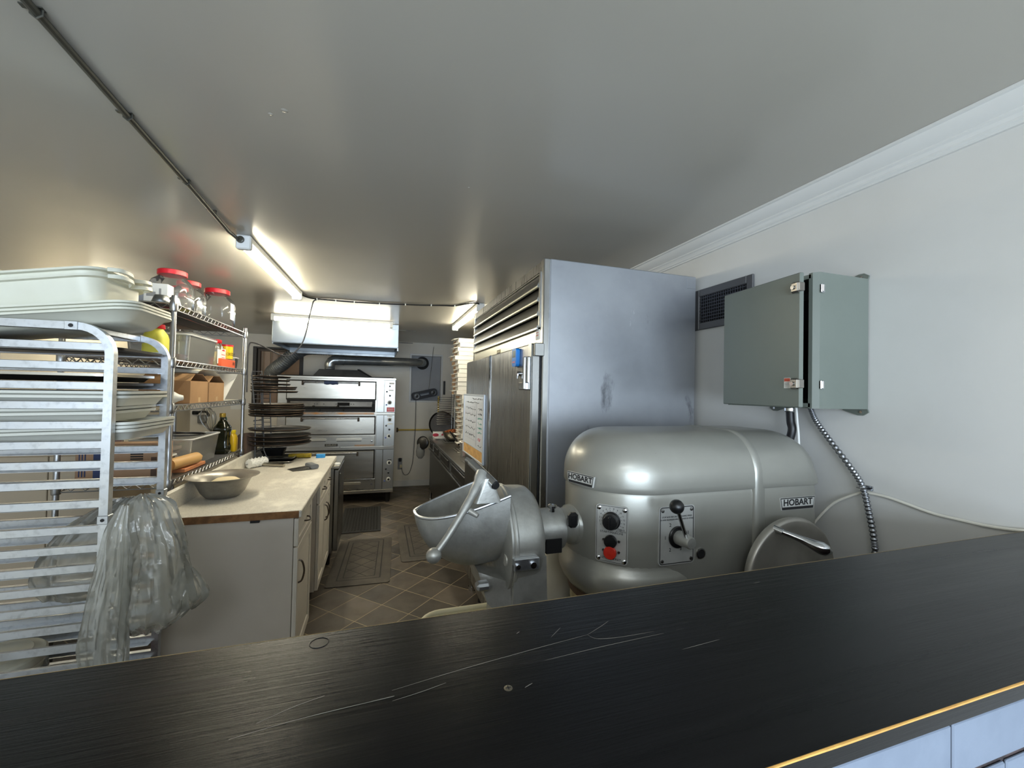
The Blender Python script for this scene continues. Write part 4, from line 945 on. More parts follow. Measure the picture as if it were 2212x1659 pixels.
for p, z in ((cA, 1.325), (cB, .878), (cC, .292)): placard(p, .085, .105, z, z+.018, M('label_blue', (70, 90, 160), .5))
# blue glove clipped to the top handle
gl = thing('oven_cloth', 'dark blue cloth tied around the handle of the top oven door', 'cloth', (-.6, 5.82, 1.59))
rings = []
for i in range(15):
    t = i/14; x = -.685 + .165*t; r = .017 + .008*abs(math.sin(t*PI*2.3)) + .003*mnoise.noise(Vector((t*9, 0, 1)))
    rings.append([(x, OY-.075 + r*math.cos(a), 1.617 + r*1.05*math.sin(a)) for a in [2*PI*k/12 for k in range(12)]])
part(G().loft(rings), 'wrap', M('navy_cloth', (62, 76, 110), .8, bump=(40, .4)), gl, angle=60)
# flue transition box on top of the oven
fb = thing('flue_box', 'dark sheet metal flue box on top of the oven under the pipe', 'flue box', (-.5, 6.3, 1.708))
part(G().loft([[(-.86, 6.12, 1.709), (-.125, 6.12, 1.709), (-.125, 6.5, 1.709), (-.86, 6.5, 1.709)], [(-.795, 6.2, 1.806), (-.28, 6.2, 1.806), (-.28, 6.42, 1.806), (-.795, 6.42, 1.806)]]), 'body', M('flue_box_dark', (104, 106, 108), .45, .4, var=((80, 82, 84), 5, .4, .7)), fb)
part(G().loft([[(-.30, 6.10, 1.815), (-.27, 6.10, 1.815), (-.27, 6.13, 1.805), (-.30, 6.13, 1.805)], [(-.14, 6.10, 1.724), (-.105, 6.10, 1.716), (-.105, 6.13, 1.712), (-.14, 6.13, 1.715)]]), 'corner_flange', M_blackm, fb)
# dark wall duct plate left of the oven and papers seen between the pans
nt_ = thing('oven_side_notice', 'white printed notice with a yellow card on the left side of the oven', 'notice', (-1.24, 6.1, 1.15))
part(G().box(-1.2385, -1.2355, 5.95, 6.4, 1.15, 1.62), 'sheet', M_paper, nt_)
part(G().box(-1.2395, -1.2383, 5.96, 6.12, 1.28, 1.35), 'yellow_card', M_yellow, nt_)

# ------------------------------------------------------------------ back wall fittings
rd = thing('portable_radio', 'dark blue portable stereo lying tilted in the wall recess', 'radio', (.70, 6.80, 1.38))
Rr = Matrix.Translation((.695, 6.815, 1.478)) @ Matrix.Rotation(math.radians(-13), 4, 'Y')
M_rad = M('radio_navy', (14, 20, 34), .55)
rb = part(G().prism(rrect(0, 0, .40, .125, .045, 6), 'xz', -.05, .05).xf(Rr), 'case', M_rad, rd)
for x in (-.135, .135): part(G().lathe([(.048, 0), (.048, .006), (.030, .004), (.0001, .010)], (x, -.05, 0), (0, -1, 0), n=22).xf(Rr), 'speaker', M_black, rd)
part(G().box(-.075, .075, -.056, -.049, -.018, .022, .003).xf(Rr), 'cassette_door', M('radio_grey', (70, 78, 92), .4), rd)
part(G().box(-.060, .060, -.058, -.055, -.010, .000).xf(Rr), 'lettering_band', M('radio_silver', (150, 156, 164), .4), rd)
part(G().tube([(.735, 6.79, 1.53), (.760, 6.79, 1.567), (.822, 6.79, 2.25)], .0028, 6), 'antenna', M_steeldk, rd)
solo(G().tube(smooth_path([(.561, 6.80, 1.372), (.560, 6.795, 1.33), (.561, 6.795, .977), (.550, 6.797, .65), (.535, 6.80, .41), (.505, 6.81, .27), (.479, 6.82, .209), (.440, 6.82, .185), (.407, 6.82, .193), (.380, 6.82, .24), (.369, 6.825, .30)], 6), .0045, 7), 'radio_power_cord', M('cord_dark', (70, 70, 70), .5), 'thin power cord hanging from the wall recess to the socket', 'cord')
so = thing('wall_socket', 'metal wall socket with a black plug on the back wall beside the oven', 'socket', (.34, 6.84, .29))
part(G().box(.305, .375, YB-.006, YB-.0005, .27, .45, .003), 'plate', M('socket_steel', (150, 150, 148), .4, .6), so)
part(G().box(.318, .362, YB-.045, YB-.006, .40, .455, .006), 'plug', M_black, so)
part(G().box(.335, .372, YB-.035, YB-.006, .30, .345, .005), 'plug', M('plug_ivory', (206, 196, 160), .5), so)
gpz = .903
gp_ = thing('gas_pipe', 'yellow gas pipe running along the back wall and up beside the recess', 'pipe', (.6, 6.81, .9))
M_gas = M('gas_yellow', (196, 166, 56), .45)
part(G().tube([(.285, YB-.03, gpz), (.85, YB-.03, gpz), (.912, YB-.03, .93), (.926, YB-.03, 1.0), (.922, YB-.03, 1.45)], .013, 10), 'pipe', M_gas, gp_)
part(G().cyl((.283, YB-.03, gpz-.035), (.283, YB-.03, gpz+.035), .012, n=10).cyl((.275, YB-.03, gpz), (.30, YB-.03, gpz), .022, n=12), 'valve', M('valve_brass', (70, 56, 34), .5, .5), gp_)
solo(G().box(-2.40, -2.30, YB-.05, YB-.001, 1.02, 1.13, .008), 'soap_dispenser', M('dispenser_grey', (120, 120, 116), .5), 'grey box below the dark tap on the back wall', 'dispenser')
tp = thing('wall_tap', 'dark curved tap on the back wall behind the shelving', 'tap', (-2.38, 6.8, 1.14))
part(G().tube(smooth_path([(-2.43, YB-.01, 1.165), (-2.40, 6.75, 1.17), (-2.33, 6.72, 1.185), (-2.26, 6.70, 1.18), (-2.235, 6.70, 1.145), (-2.232, 6.70, 1.12)], 5), .014, 10), 'spout', M_blackm, tp)
part(G().box(-2.47, -2.40, YB-.04, YB-.001, 1.14, 1.19, .008), 'valve_body', M_blackm, tp)
solo(G().box(-2.02, -1.78, YB-.003, YB-.0006, 1.215, 1.305), 'wall_notice', M_paper, 'small white notice on the back wall seen above the oil bottle', 'notice')

# ------------------------------------------------------------------ refrigerated prep table along the right wall
pt = thing('prep_table', 'stainless refrigerated prep table with drawers beyond the refrigerator', 'prep table', (1.06, 4.48, 0))
TX0, TX1, TY0, TY1, TZ = .665, 1.46, 3.10, 5.84, .90
M_prep = M('prep_steel', (160, 159, 154), .28, 1.0, var=((130, 129, 126), 5, .4, .7))
part(G().box(TX0+.03, TX1, TY0, TY1, .17, .70, .004), 'body', M('prep_body_dark', (92, 92, 90), .34, .9), pt)
part(G().box(TX0+.025, TX1, TY0, TY1, .70, TZ-.03, .003), 'upper_case', M_prep, pt)
part(G().box(TX0, TX1, TY0, TY1, TZ-.03, TZ, .005), 'top', M_prep, pt)
part(G().box(TX0+.002, TX0+.03, TY0, TY1, .722, .742, .003), 'drawer_rail', M_steel, pt)
for i, (a, b) in enumerate(((3.16, 3.98), (4.10, 4.72), (4.84, 5.30), (5.42, 5.74))):
    d = part(G().box(TX0+.012, TX0+.030, a, b, .752, .862, .003), 'drawer', M_prep, pt)
    part(G().box(TX0+.004, TX0+.013, a+.04, b-.04, .775, .848, .002), 'drawer_recess', M_ovdk, d)
    part(G().box(TX0-.004, TX0+.010, a+.03, b-.03, .842, .856, .003), 'pull', M_steel, d)
for x in (TX0+.06, TX1-.06):
    for y in (TY0+.08, TY1+.10 if x < 1 else TY1-.08):
        l = part(G().cyl((x, y, .02), (x, y, .17 if y < TY1 else .86), .022, n=12), 'leg', M_prep, pt)
        part(G().cyl((x, y, 0), (x, y, .03), .028, n=12).cyl((x, y, .14), (x, y, .17), .028, n=12), 'foot', M_chrome, l)
part(G().box(TX1-.03, TX1, TY0, TY1, TZ, 1.06, .004), 'backsplash', M_prep, pt)
# perforated inserts let into the top
for i, (y0, y1, x0, x1) in enumerate(((3.30, 3.78, .735, 1.15), (4.28, 4.62, .79, 1.15), (5.13, 5.42, .78, 1.15))):
    t = part(G().box(x0, x1, y0, y1, TZ, TZ+.006, .002), 'insert_tray', M_steel, pt)
    k = int((x1-x0-.03)/.032)
    for j in range(k): part(G().box(x0+.02+j*.032, x0+.034+j*.032, y0+.03, y1-.03, TZ+.005, TZ+.0072), 'slot', M_ink, t)
# dark round lid hanging at the end of the table
solo(G().lathe([(.0001, .02), (.07, .018), (.088, .008), (.092, 0), (.088, -.006), (.0001, .004)], (.585, 5.80, .82), (-.55, -.8, .1), n=30).xf(Matrix()), 'hanging_pan_lid', M_black, 'round black lid hanging at the far corner of the prep table', 'lid', angle=50)
bg_ = [[(.560 + .05*u*math.cos(a), 5.84 + .045*u*math.sin(a), z) for a in [2*PI*k/12 for k in range(12)]] for z, u in ((.60, .5), (.64, 1.1), (.70, 1.2), (.78, 1.0), (.86, .6))]
solo(G().loft(bg_), 'hanging_bag', M('smoky_bag', (120, 122, 122), .3, alpha=.6), 'smoky plastic bag hanging under the round black lid', 'bag', angle=60)
# box of wrap with oval mark
wbx = thing('wrap_box', 'white wrap carton with red oval marks at the far end of the prep table', 'box', (.86, 5.66, TZ))
part(G().box(.705, 1.02, 5.62, 5.70, TZ+.001, TZ+.085, .002), 'carton', M_paper, wbx)
for x in (.735, .85): part(G().prism([(x + .04*math.cos(a), TZ+.045 + .022*math.sin(a)) for a in [2*PI*k/20 for k in range(20)]], 'xz', 5.6185, 5.6205), 'oval_mark', M('oval_red', (170, 36, 62), .5), wbx)
rng = random.Random(9); rings = []
for i in range(9):
    t = i/8; rings.append([(.70+.24*t, 5.50 + (.06+.02*rng.random())*math.cos(a), TZ+.022 + (.020+.012*rng.random())*math.sin(a)*math.sin(PI*(.1+.8*t))) for a in [2*PI*k/10 for k in range(10)]])
solo(G().loft(rings), 'crumpled_wrap', M('film_clear', (222, 222, 224), .2, alpha=.65), 'crumpled clear film in front of the white wrap carton', 'plastic film', angle=20)
# bowl of toppings with spoon
bw = thing('topping_bowl', 'steel bowl heaped with orange-brown toppings on the prep table', 'bowl', (.93, 5.12, TZ+.006))
c0 = (.935, 5.29, TZ+.0078); pr_ = [(.06, 0), (.10, .012), (.135, .045), (.150, .085), (.155, .115), (.158, .116), (.152, .110), (.13, .05), (.09, .018)]
part(G().lathe(pr_, c0, n=32, cap0=True, cap1=True), 'bowl', M_steelx, bw, angle=50)
g = G(); rng = random.Random(2)
for i in range(70):
    a = rng.random()*2*PI; r = .125*math.sqrt(rng.random()); z = c0[2]+.095+.035*(1-(r/.125)**2)+.010*rng.random()
    p = Vector((c0[0]+r*math.cos(a), c0[1]+r*math.sin(a), z)); b_ = rng.random()*PI
    g.tube([p + Vector((.022*math.cos(b_), .022*math.sin(b_), -.004)), p + Vector((0, 0, .006)), p - Vector((.022*math.cos(b_), .022*math.sin(b_), .004))], .008, 5)
part(g.lathe([(.0001, .115), (.08, .105), (.135, .085)], c0, n=20), 'toppings', M('roasted_orange', (190, 112, 58), .6, var=((120, 60, 30), 24, .4, .65)), bw, kind='stuff')
solo(G().tube([(.86, 5.19, TZ+.125), (.885, 4.90, TZ+.06), (.90, 4.80, TZ+.016)], .011, 8), 'serving_spoon', M_black, 'black handled spoon leaning in the bowl of toppings', 'spoon')
jc = thing('sauce_container', 'clear square container half full of red sauce on the prep table', 'container', (.84, 4.05, TZ))
sq = lambda w, z: [(.84+a, 4.06+b, z) for a, b in rrect(0, 0, w, w, .018, 4)]
part(G().loft([sq(.105, TZ+.001), sq(.125, TZ+.14), sq(.119, TZ+.14), sq(.100, TZ+.005)]), 'tub', M_cloudy, jc, angle=50)
part(G().loft([sq(.099, TZ+.005), sq(.108, TZ+.085)]), 'sauce', M('tomato_red', (168, 40, 34), .4), jc, angle=50)
part(G().loft([sq(.108, TZ+.085), sq(.115, TZ+.122)]), 'orange_foam', M('tomato_orange', (206, 118, 84), .5), jc, angle=50)
part(G().tube(sq(.128, TZ+.141), .005, 6, closed=True), 'rim', M_paper, jc)
# leaning black pans and chrome wire rack
for i, (x, y, r, lab) in enumerate(((.835, 5.755, .175, 'large black round pan leaning at the back of the prep table'), (1.19, 5.60, .15, 'smaller black pan leaning behind the chrome wire rack'))):
    p = solo(G().lathe([(.0001, 0), (r*.9, .0), (r, .020), (r*1.02, .020), (r*.93, -.004), (.0001, -.004)], (x, y, TZ+.004+r*1.0), (-.25 if i == 0 else -.6, -.95, .2), n=40), 'leaning_pan', M_pan, lab, 'pan', angle=40)
ck_ = thing('chrome_pan_rack', 'chrome wire pan rack standing in front of the pizza boxes', 'rack', (.85, 5.60, TZ))
for x in (.93, .965):
    part(G().tube([(x, 5.51, TZ+.011), (x, 5.51, 1.51), (x, 5.52, 1.53), (x, 5.56, 1.53), (x, 5.57, 1.51), (x, 5.57, TZ+.011)], .0035, 6), 'upright', M_wire, ck_)
for i in range(13):
    z = 1.10 + i*.0295
    part(G().tube([(.95, 5.49, z), (.78, 5.47, z+.002), (.735, 5.49, z), (.735, 5.59, z), (.78, 5.61, z), (.95, 5.59, z)], .0032, 6), 'support_wire', M_wire, ck_)
part(G().tube([(.74, 5.49, TZ+.012), (1.0, 5.49, TZ+.012), (1.0, 5.59, TZ+.012), (.74, 5.59, TZ+.012)], .0035, 6, closed=True), 'base_wire', M_wire, ck_)
# stack of folded pizza boxes
M_pz = M('pizza_box_white', (216, 214, 208), .75); M_pzin = M('pizza_box_brown', (150, 122, 96), .8)
rng = random.Random(4); z = TZ + .0005; k = 0
px0, py0 = .855, 4.70
ORD = ['lowest', 'second lowest', 'third lowest', 'fourth lowest', 'fifth lowest', 'sixth lowest', 'seventh lowest', 'eighth lowest', 'ninth lowest', 'tenth lowest', 'eleventh lowest', 'twelfth lowest', 'middle', 'twelfth from top', 'eleventh from top', 'tenth from top', 'ninth from top', 'eighth from top', 'seventh from top', 'sixth from top', 'fifth from top', 'fourth from top', 'third from top', 'second from top', 'topmost']
for k in range(25):
    h = .0495; z += .0015 if k == 0 else 0; dx = rng.uniform(-.012, .012) - (.03 if k == 20 else 0); dy = rng.uniform(-.006, .006)
    if k < 12: dx += .06
    b = thing('pizza_box', 'white pizza box, %s in the tall stack beside the refrigerator' % ORD[k], 'box', (px0+dx+.2, py0+dy+.2, z), rng.uniform(-.02, .02), 'stacked white pizza boxes')
    part(G().box(-.2, .2, -.2, .2, 0, h-.006, .0015), 'tray', M_pz, b, True)
    part(G().box(-.2, .2, -.2, .2, h-.005, h-.001).loft([[(-.2, y, h-.005), (-.2, y, h-.001), (-.245-rng.uniform(0, .02), y+.02, h-.012), (-.245, y+.02, h-.016)] for y in (-.19, -.02)]), 'lid', M_pz, b, True)
    part(G().box(-.2008, -.1998, -.02+rng.uniform(-.03, .03), .19, .004, h-.010), 'open_side', M_pzin, b, True)
    z += h + .0006
solo(G().box(1.0, 1.03, YB-.03, YB-.001, 1.475, 1.70, .003), 'dark_wall_panel', M_black, 'narrow black board on the back wall behind the pizza boxes', 'board')
# ------------------------------------------------------------------ base cabinets and worktop (left of the aisle)
M_cab = M('cabinet_white_melamine', (214, 206, 196), .42, var=((206, 198, 187), 2, .4, .7))
M_cabd = M('cabinet_door_white', (226, 220, 210), .38)
M_nick = M('dark_nickel_pull', (92, 84, 76), .35, .9)
WX0, WX1, WY0, WY1, WZ = -1.0, -.368, 2.372, 4.20, .914
def pull(p, y, z0, z1, x):
    part(G().tube(smooth_path([(x, y, z0), (x+.018, y, z0+.012), (x+.028, y, (z0+z1)/2), (x+.018, y, z1-.012), (x, y, z1)], 4), .0048, 8), 'handle', M_nick, p)
def hpull(p, y0, y1, z, x):
    part(G().tube(smooth_path([(x, y0, z), (x+.016, y0+.010, z-.002), (x+.024, (y0+y1)/2, z-.006), (x+.016, y1-.010, z-.002), (x, y1, z)], 4), .0045, 8), 'handle', M_nick, p)
def shaker(parent, name, y0, y1, z0, z1, x, beads=False):
    """panel door facing +x: slab with raised frame and bevelled field"""
    d = part(G().box(x, x+.014, y0, y1, z0, z1, .002), name, M_cabd, parent); f = .052 if z1-z0 > .3 else .034
    part(G().box(x+.014, x+.021, y0, y0+f, z0, z1, .002), 'stile', M_cabd, d); part(G().box(x+.014, x+.021, y1-f, y1, z0, z1, .002), 'stile', M_cabd, d)
    part(G().box(x+.014, x+.021, y0+f, y1-f, z0, z0+f, .002), 'rail', M_cabd, d); part(G().box(x+.014, x+.021, y0+f, y1-f, z1-f, z1, .002), 'rail', M_cabd, d)
    a, b, c, e = y0+f+.012, y1-f-.012, z0+f+.012, z1-f-.012
    part(G().loft([[(x+.014, a, c), (x+.014, b, c), (x+.014, b, e), (x+.014, a, e)], [(x+.019, a+.016, c+.016), (x+.019, b-.016, c+.016), (x+.019, b-.016, e-.016), (x+.019, a+.016, e-.016)]]), 'raised_field', M_cabd, d)
    return d
FXc = -.405
def base_cabinet(label, y0, y1, doors):
    c = thing('base_cabinet', label, 'cabinet', (-.69, (y0+y1)/2, 0), 0, 'white base cabinets under the worktop')
    part(G().box(WX0+.03, FXc-.002, y0, y1, .105, .872, .001), 'carcass', M_cab, c)
    part(G().box(WX0+.05, FXc-.06, y0+.01, y1-.01, .0, .104), 'plinth', M_blackm, c)
    n = doors; w = (y1-y0)/n
    for i in range(n):
        a, b = y0+.004+w*i, y0+w*(i+1)-.004
        d = shaker(c, 'drawer', a, b, .722, .866, FXc); hpull(d, (a+b)/2-.045, (a+b)/2+.045, .800, FXc+.021)
        d = shaker(c, 'door', a, b, .112, .714, FXc); ys = a+.035 if (n == 1 or i == 1) else b-.035; pull(d, ys, .52, .64, FXc+.021)
    return c
base_cabinet('white base cabinet with drawer and door at the near end of the worktop', 2.392, 2.86, 1)
base_cabinet('white base cabinet with paired doors in the middle under the worktop', 3.22, 3.895, 2)
wt = thing('worktop', 'speckled off-white laminate worktop with raised back lip, dusted with flour', 'worktop', ((WX0+WX1)/2, (WY0+WY1)/2, .874))
M_lam = M('speckled_laminate', (214, 210, 200), .42, var=((196, 190, 178), 140, .5, .62)); add_marks(M_lam, (240, 236, 224), 5, .52, .68, (1.2, .7, 1))
part(G().box(WX0+.02, WX1, WY0+.003, WY1, .876, WZ, .004), 'slab', M_lam, wt)
part(G().box(WX0+.02, WX1-.012, WY0, WY0+.003, .877, WZ-.002), 'raw_edge', M('chipboard_edge', (140, 100, 62), .8, var=((108, 74, 44), 26, .4, .65)), wt, label='bare chipboard end')
part(G().box(WX0, WX0+.022, WY0+.02, WY1, .876, 1.016, .009), 'back_lip', M_lam, wt)
part(G().box(-.95, -.90, WY0+.002, WY0+.018, .862, .8755).box(-.60, -.56, WY0+.002, WY0+.018, .864, .8755), 'packing_strip', M_ink, wt)
sf = thing('undercounter_fridge', 'low stainless undercounter refrigerator beyond the white cabinets', 'refrigerator', (-.62, 4.19, 0))
part(G().box(-.93, -.36, 3.915, 4.46, .11, .845, .004), 'body', M_steeldk, sf)
part(G().box(-.94, -.315, 3.905, 4.47, .845, .872, .004), 'top', M_steelx, sf)
dd = part(G().box(-.357, -.318, 3.915, 4.46, .13, .835, .005), 'door', M_steeldk, sf)
part(G().box(-.318, -.306, 3.93, 3.96, .62, .80, .004), 'door_handle', M_steel, dd)
for y in (3.97, 4.41):
    for x in (-.88, -.40): part(G().cyl((x, y, .001), (x, y, .11), .02, n=10), 'leg', M_blackm, sf)
part(G().lathe([(.026, 0), (.026, .012), (.020, .018), (.0001, .018)], (-.338, 3.955, .872), n=16, cap0=True), 'top_cap', M_white, sf)

# things on the worktop
mb_ = thing('mixing_bowl', 'dented steel mixing bowl with flour at the near end of the worktop', 'bowl', (-.862, 2.80, WZ))
bc_ = (-.842, 2.775, WZ + .0008)
pr_ = [(.055, .0), (.085, .004), (.108, .030), (.124, .065), (.138, .098), (.160, .114), (.180, .119), (.181, .122), (.172, .121), (.150, .112), (.133, .098), (.119, .066), (.103, .033), (.08, .009), (.05, .006)]
part(G().lathe(pr_, bc_, n=44, cap0=True, cap1=True), 'bowl', M('dull_steel', (172, 168, 160), .36, .7, var=((140, 136, 128), 8, .4, .7)), mb_, angle=50)
part(G().lathe([(.0001, .108), (.05, .102), (.08, .082), (.100, .055), (.095, .040)], (bc_[0]+.012, bc_[1]+.006, bc_[2]), n=30), 'flour', M('flour', (228, 212, 176), .9), mb_, angle=60)
dk = thing('dough_docker', 'white spiked dough roller with steel handle lying on the worktop', 'roller', (-.83, 3.72, WZ))
part(G().cyl((-.945, 3.66, WZ+.036), (-.865, 3.79, WZ+.036), .034, n=22), 'roller', M_white, dk)
g = G(); ax = Vector((.08, .13, 0)).normalized(); u, w_, _ = frame_of(ax)
for i in range(9):
    for j in range(10):
        p = Vector((-.945, 3.66, WZ+.036)) + ax*(.010 + .0165*i); a = 2*PI*(j + .5*(i % 2))/10; dvec = u*math.cos(a) + w_*math.sin(a)
        if (p + dvec*.042).z > WZ + .002: g.cyl(p + dvec*.033, p + dvec*.042, .003, .001, n=5)
part(g, 'spikes', M_white, dk, kind='stuff')
part(G().tube([(-.95, 3.65, WZ+.036), (-.965, 3.66, WZ+.03), (-.93, 3.80, WZ+.03), (-.84, 3.80, WZ+.036)], .004, 6), 'yoke', M_chrome, dk)
part(G().cyl((-.87, 3.74, WZ+.020), (-.705, 3.68, WZ+.014), .0135, n=14), 'handle', M_steelx, dk)
dsr = thing('dough_scraper', 'steel dough scraper with grey grip on the worktop', 'scraper', (-.55, 3.56, WZ))
Rs = Matrix.Translation((-.55, 3.56, WZ+.003)) @ Matrix.Rotation(math.radians(28), 4, 'Z')
part(G().box(-.095, .04, -.06, .06, .006, .0075).xf(Rs @ Matrix.Rotation(math.radians(-4), 4, 'Y')), 'blade', M_steeldk, dsr)
part(G().prism([(.065+a, .018+b) for a, b in rrect(0, 0, .06, .032, .013)], 'xz', -.062, .062).xf(Rs), 'grip', M('scraper_grip', (112, 116, 120), .45), dsr)
rings = []
for i in range(18):
    t = i/17; x = -.755 + .178*t; rings.append([(x, 4.13 + .045*math.cos(a)*(.8+.3*mnoise.noise(Vector((t*7, a, 3)))), WZ + .0205 + .019*math.sin(a)*(1 + .25*mnoise.noise(Vector((t*9, a*2, 8))))) for a in [2*PI*k/16 for k in range(16)]])
solo(G().loft(rings), 'yellow_cloth', M('mustard_cloth', (170, 146, 40), .85, bump=(50, .5)), 'folded mustard yellow cloth at the far end of the worktop', 'cloth', angle=60)
solo(G().prism([(-.495+a, 4.12+b) for a, b in rrect(0, 0, .075, .055, .016)], 'xy', WZ+.0005, WZ+.030), 'blue_sponge', M('sponge_blue', (52, 146, 214), .8), 'bright blue sponge at the far right corner of the worktop', 'sponge')
wp = thing('black_loaf_pan', 'black flared loaf pan on the stacked baking trays under the pizza pans', 'pan', (-.90, 4.10, WZ+.03))
sqp = lambda w, d, z: [(-.872+a, 4.10+b, z) for a, b in rrect(0, 0, w, d, .015, 3)]
part(G().loft([sqp(.145, .085, WZ+.0325), sqp(.195, .12, WZ+.095), sqp(.19, .115, WZ+.095), sqp(.14, .08, WZ+.036)]), 'pan', M_black, wp, angle=50)
for nm, z, xo, yo, lb in (('baking_tray', WZ+.0006, .012, -.03, 'lower grey baking tray lying under the pizza pan rack'), ('baking_tray', WZ+.016, .0, .05, 'upper grey baking tray lying under the black loaf pan')):
    t = thing(nm, lb, 'tray', (-.83+xo, 4.0+yo, z), .04 if z > WZ+.01 else -.05, 'baking trays under the pan rack')
    q = lambda w, d, zz: [(a, b, zz) for a, b in rrect(0, 0, w, d, .02, 4)]
    part(G().loft([q(.25, .21, 0), q(.28, .24, .013), q(.272, .232, .013), q(.245, .205, .002)]), 'tray', M_steeldk, t, True, angle=50)
    part(G().tube(q(.28, .24, .0132), .003, 6, closed=True), 'rim', M_steel, t, True)
# pizza pan rack
pk = thing('pizza_pan_rack', 'tall narrow wire rack holding stacked pizza pans on the worktop', 'rack', (-1.0+.06, 4.0, WZ))
M_rk = M('rack_grey_wire', (120, 122, 126), .4, .9)
LX0, LX1, LYa, LYb = -.952, -.880, 3.90, 4.16
for y in (LYa, LYb):
    part(G().tube([(LX0-.012, y, WZ+.005), (LX0-.020, y, 1.30), (LX0-.055, y, 1.64), (LX0-.052, y, 1.672), (LX1-.055, y, 1.674), (LX1-.050, y, 1.63), (LX1-.030, y, 1.2), (LX1-.022, y, 1.02), (LX1-.004, y, .975), (LX1+.02, y, WZ+.028)] if y == LYa else [(LX0-.012, y, WZ+.005), (LX0-.055, y, 1.66), (LX1-.055, y, 1.66), (LX1-.022, y, WZ+.035)], .0045, 8), 'ladder_frame', M_rk, pk)
    for i in range(19):
        z = .985 + i*.0355; f_ = (z-.92)/.74; part(G().cyl((LX0-.014-.040*f_, y, z), (LX1-.018-.034*f_, y, z), .003, n=6), 'rung', M_rk, pk)
for z in (WZ+.005, 1.0, 1.12, 1.26, 1.40, 1.52, 1.60):
    f_ = (z-.92)/.74; part(G().cyl((LX0-.014-.040*f_, LYa, z), (LX0-.014-.040*f_, LYb, z), .003, n=6), 'cross_wire', M_rk, pk)
part(G().box(LX0-.018, LX0+.045, LYa-.02, LYa+.012, WZ+.0005, WZ+.006, .001), 'foot_plate', M_rk, pk)
pans = [(1.625, .155), (1.598, .150), (1.566, .152), (1.548, .172), (1.540, .168), (1.515, .178), (1.508, .176), (1.395, .205), (1.385, .208), (1.376, .205), (1.352, .210), (1.342, .208), (1.322, .205), (1.215, .238), (1.172, .240), (1.142, .242), (1.110, .243)]
pans = [(1.628, .150), (1.598, .148), (1.565, .150), (1.541, .176), (1.526, .172), (1.502, .180), (1.394, .210), (1.379, .212), (1.364, .210), (1.341, .214), (1.326, .212), (1.304, .210), (1.185, .240), (1.128, .240), (1.094, .242), (1.062, .243)]
PNAME = ['topmost', 'second from top', 'third from top', 'fourth from top', 'fifth from top', 'sixth from top', 'seventh from top', 'eighth from top', 'ninth from top', 'eighth from bottom', 'seventh from bottom', 'sixth from bottom', 'fifth from bottom', 'fourth from bottom', 'third from bottom', 'lowest']
rng = random.Random(8)
for i, (z, r) in enumerate(pans):
    cxp = -1.055 + r + (.012 if r < .2 else .004)
    o = thing('pizza_pan', 'dark round pizza pan, %s in the tall wire rack' % PNAME[i], 'pan', (cxp, 4.03, z), 0, 'pizza pans in the wire rack', rot=(rng.uniform(-.005, .005), rng.uniform(-.005, .006), rng.random()*6))
    part(G().lathe([(.0001, 0), (r*.94, 0), (r*.985, .009), (r, .010), (r, .007), (r*.955, -.003), (.0001, -.003)], (0, 0, 0), n=44), 'pan', M_pan, o, True, angle=50)
    part(G().tube([(r*math.cos(a), r*math.sin(a), .0092) for a in [2*PI*k/44 for k in range(44)]], .0022, 6, closed=True), 'rim', M_panrim, o, True)

M_shelf = M('shelf_chrome', (176, 178, 182), .30, 1.0)
# ------------------------------------------------------------------ chrome wire shelving
SX0, SX1, SY0, SY1 = -1.52, -1.060, 2.655, 3.885
SZ = [1.985, 1.683, 1.437, 1.032, .30]
sh = thing('wire_shelving', 'tall chrome wire shelving unit behind the worktop, crowded with jars and boxes', 'shelving', ((SX0+SX1)/2, (SY0+SY1)/2, 0))
for x in (SX0, SX1):
    for y in (SY0, SY1):
        p = part(G().lathe([(.0125, 0), (.0125, 2.02), (.010, 2.026)], (x, y, .002), n=14, cap0=True, cap1=True), 'post', M_shelf, sh)
        for z in SZ: part(G().lathe([(.017, -.028), (.019, -.02), (.019, .018), (.016, .026)], (x, y, z-.014), n=14, cap0=True, cap1=True), 'collar', M_shelf, p)
def truss(p0, p1, z, n, parent):
    p0 = Vector(p0); p1 = Vector(p1)
    part(G().cyl((p0.x, p0.y, z), (p1.x, p1.y, z), .0036, n=6), 'top_rod', M_shelf, parent); part(G().cyl((p0.x, p0.y, z-.032), (p1.x, p1.y, z-.032), .0034, n=6), 'bottom_rod', M_shelf, parent)
    pts = [(p0.x+(p1.x-p0.x)*i/n, p0.y+(p1.y-p0.y)*i/n, z-.004 if i % 2 else z-.029) for i in range(n+1)]
    part(G().tube(pts, .0030, 6), 'zigzag_wire', M_shelf, parent)
for z in SZ:
    g = G()
    for i in range(49):
        y = SY0+.02 + (SY1-SY0-.04)*i/48; g.cyl((SX0, y, z-.001), (SX1, y, z-.001), .0022, n=5, caps=False)
    for x in (SX0+.15, SX0+.31): g.cyl((x, SY0, z-.006), (x, SY1, z-.006), .003, n=6)
    dk_ = part(g, 'shelf_deck', M_shelf, sh, kind='stuff')
    truss((SX1, SY0), (SX1, SY1), z, 44, dk_); truss((SX0, SY0), (SX0, SY1), z, 44, dk_)
    truss((SX0, SY0), (SX1, SY0), z, 16, dk_); truss((SX0, SY1), (SX1, SY1), z, 16, dk_)
part(G().box(SX0+.01, SX1-.01, SY0+.01, SY1-.01, 1.9825+.0045, 1.9895), 'shelf_liner', M('liner_dark', (72, 74, 78), .5), sh)
e = .0025
def on(k): return SZ[k] + e
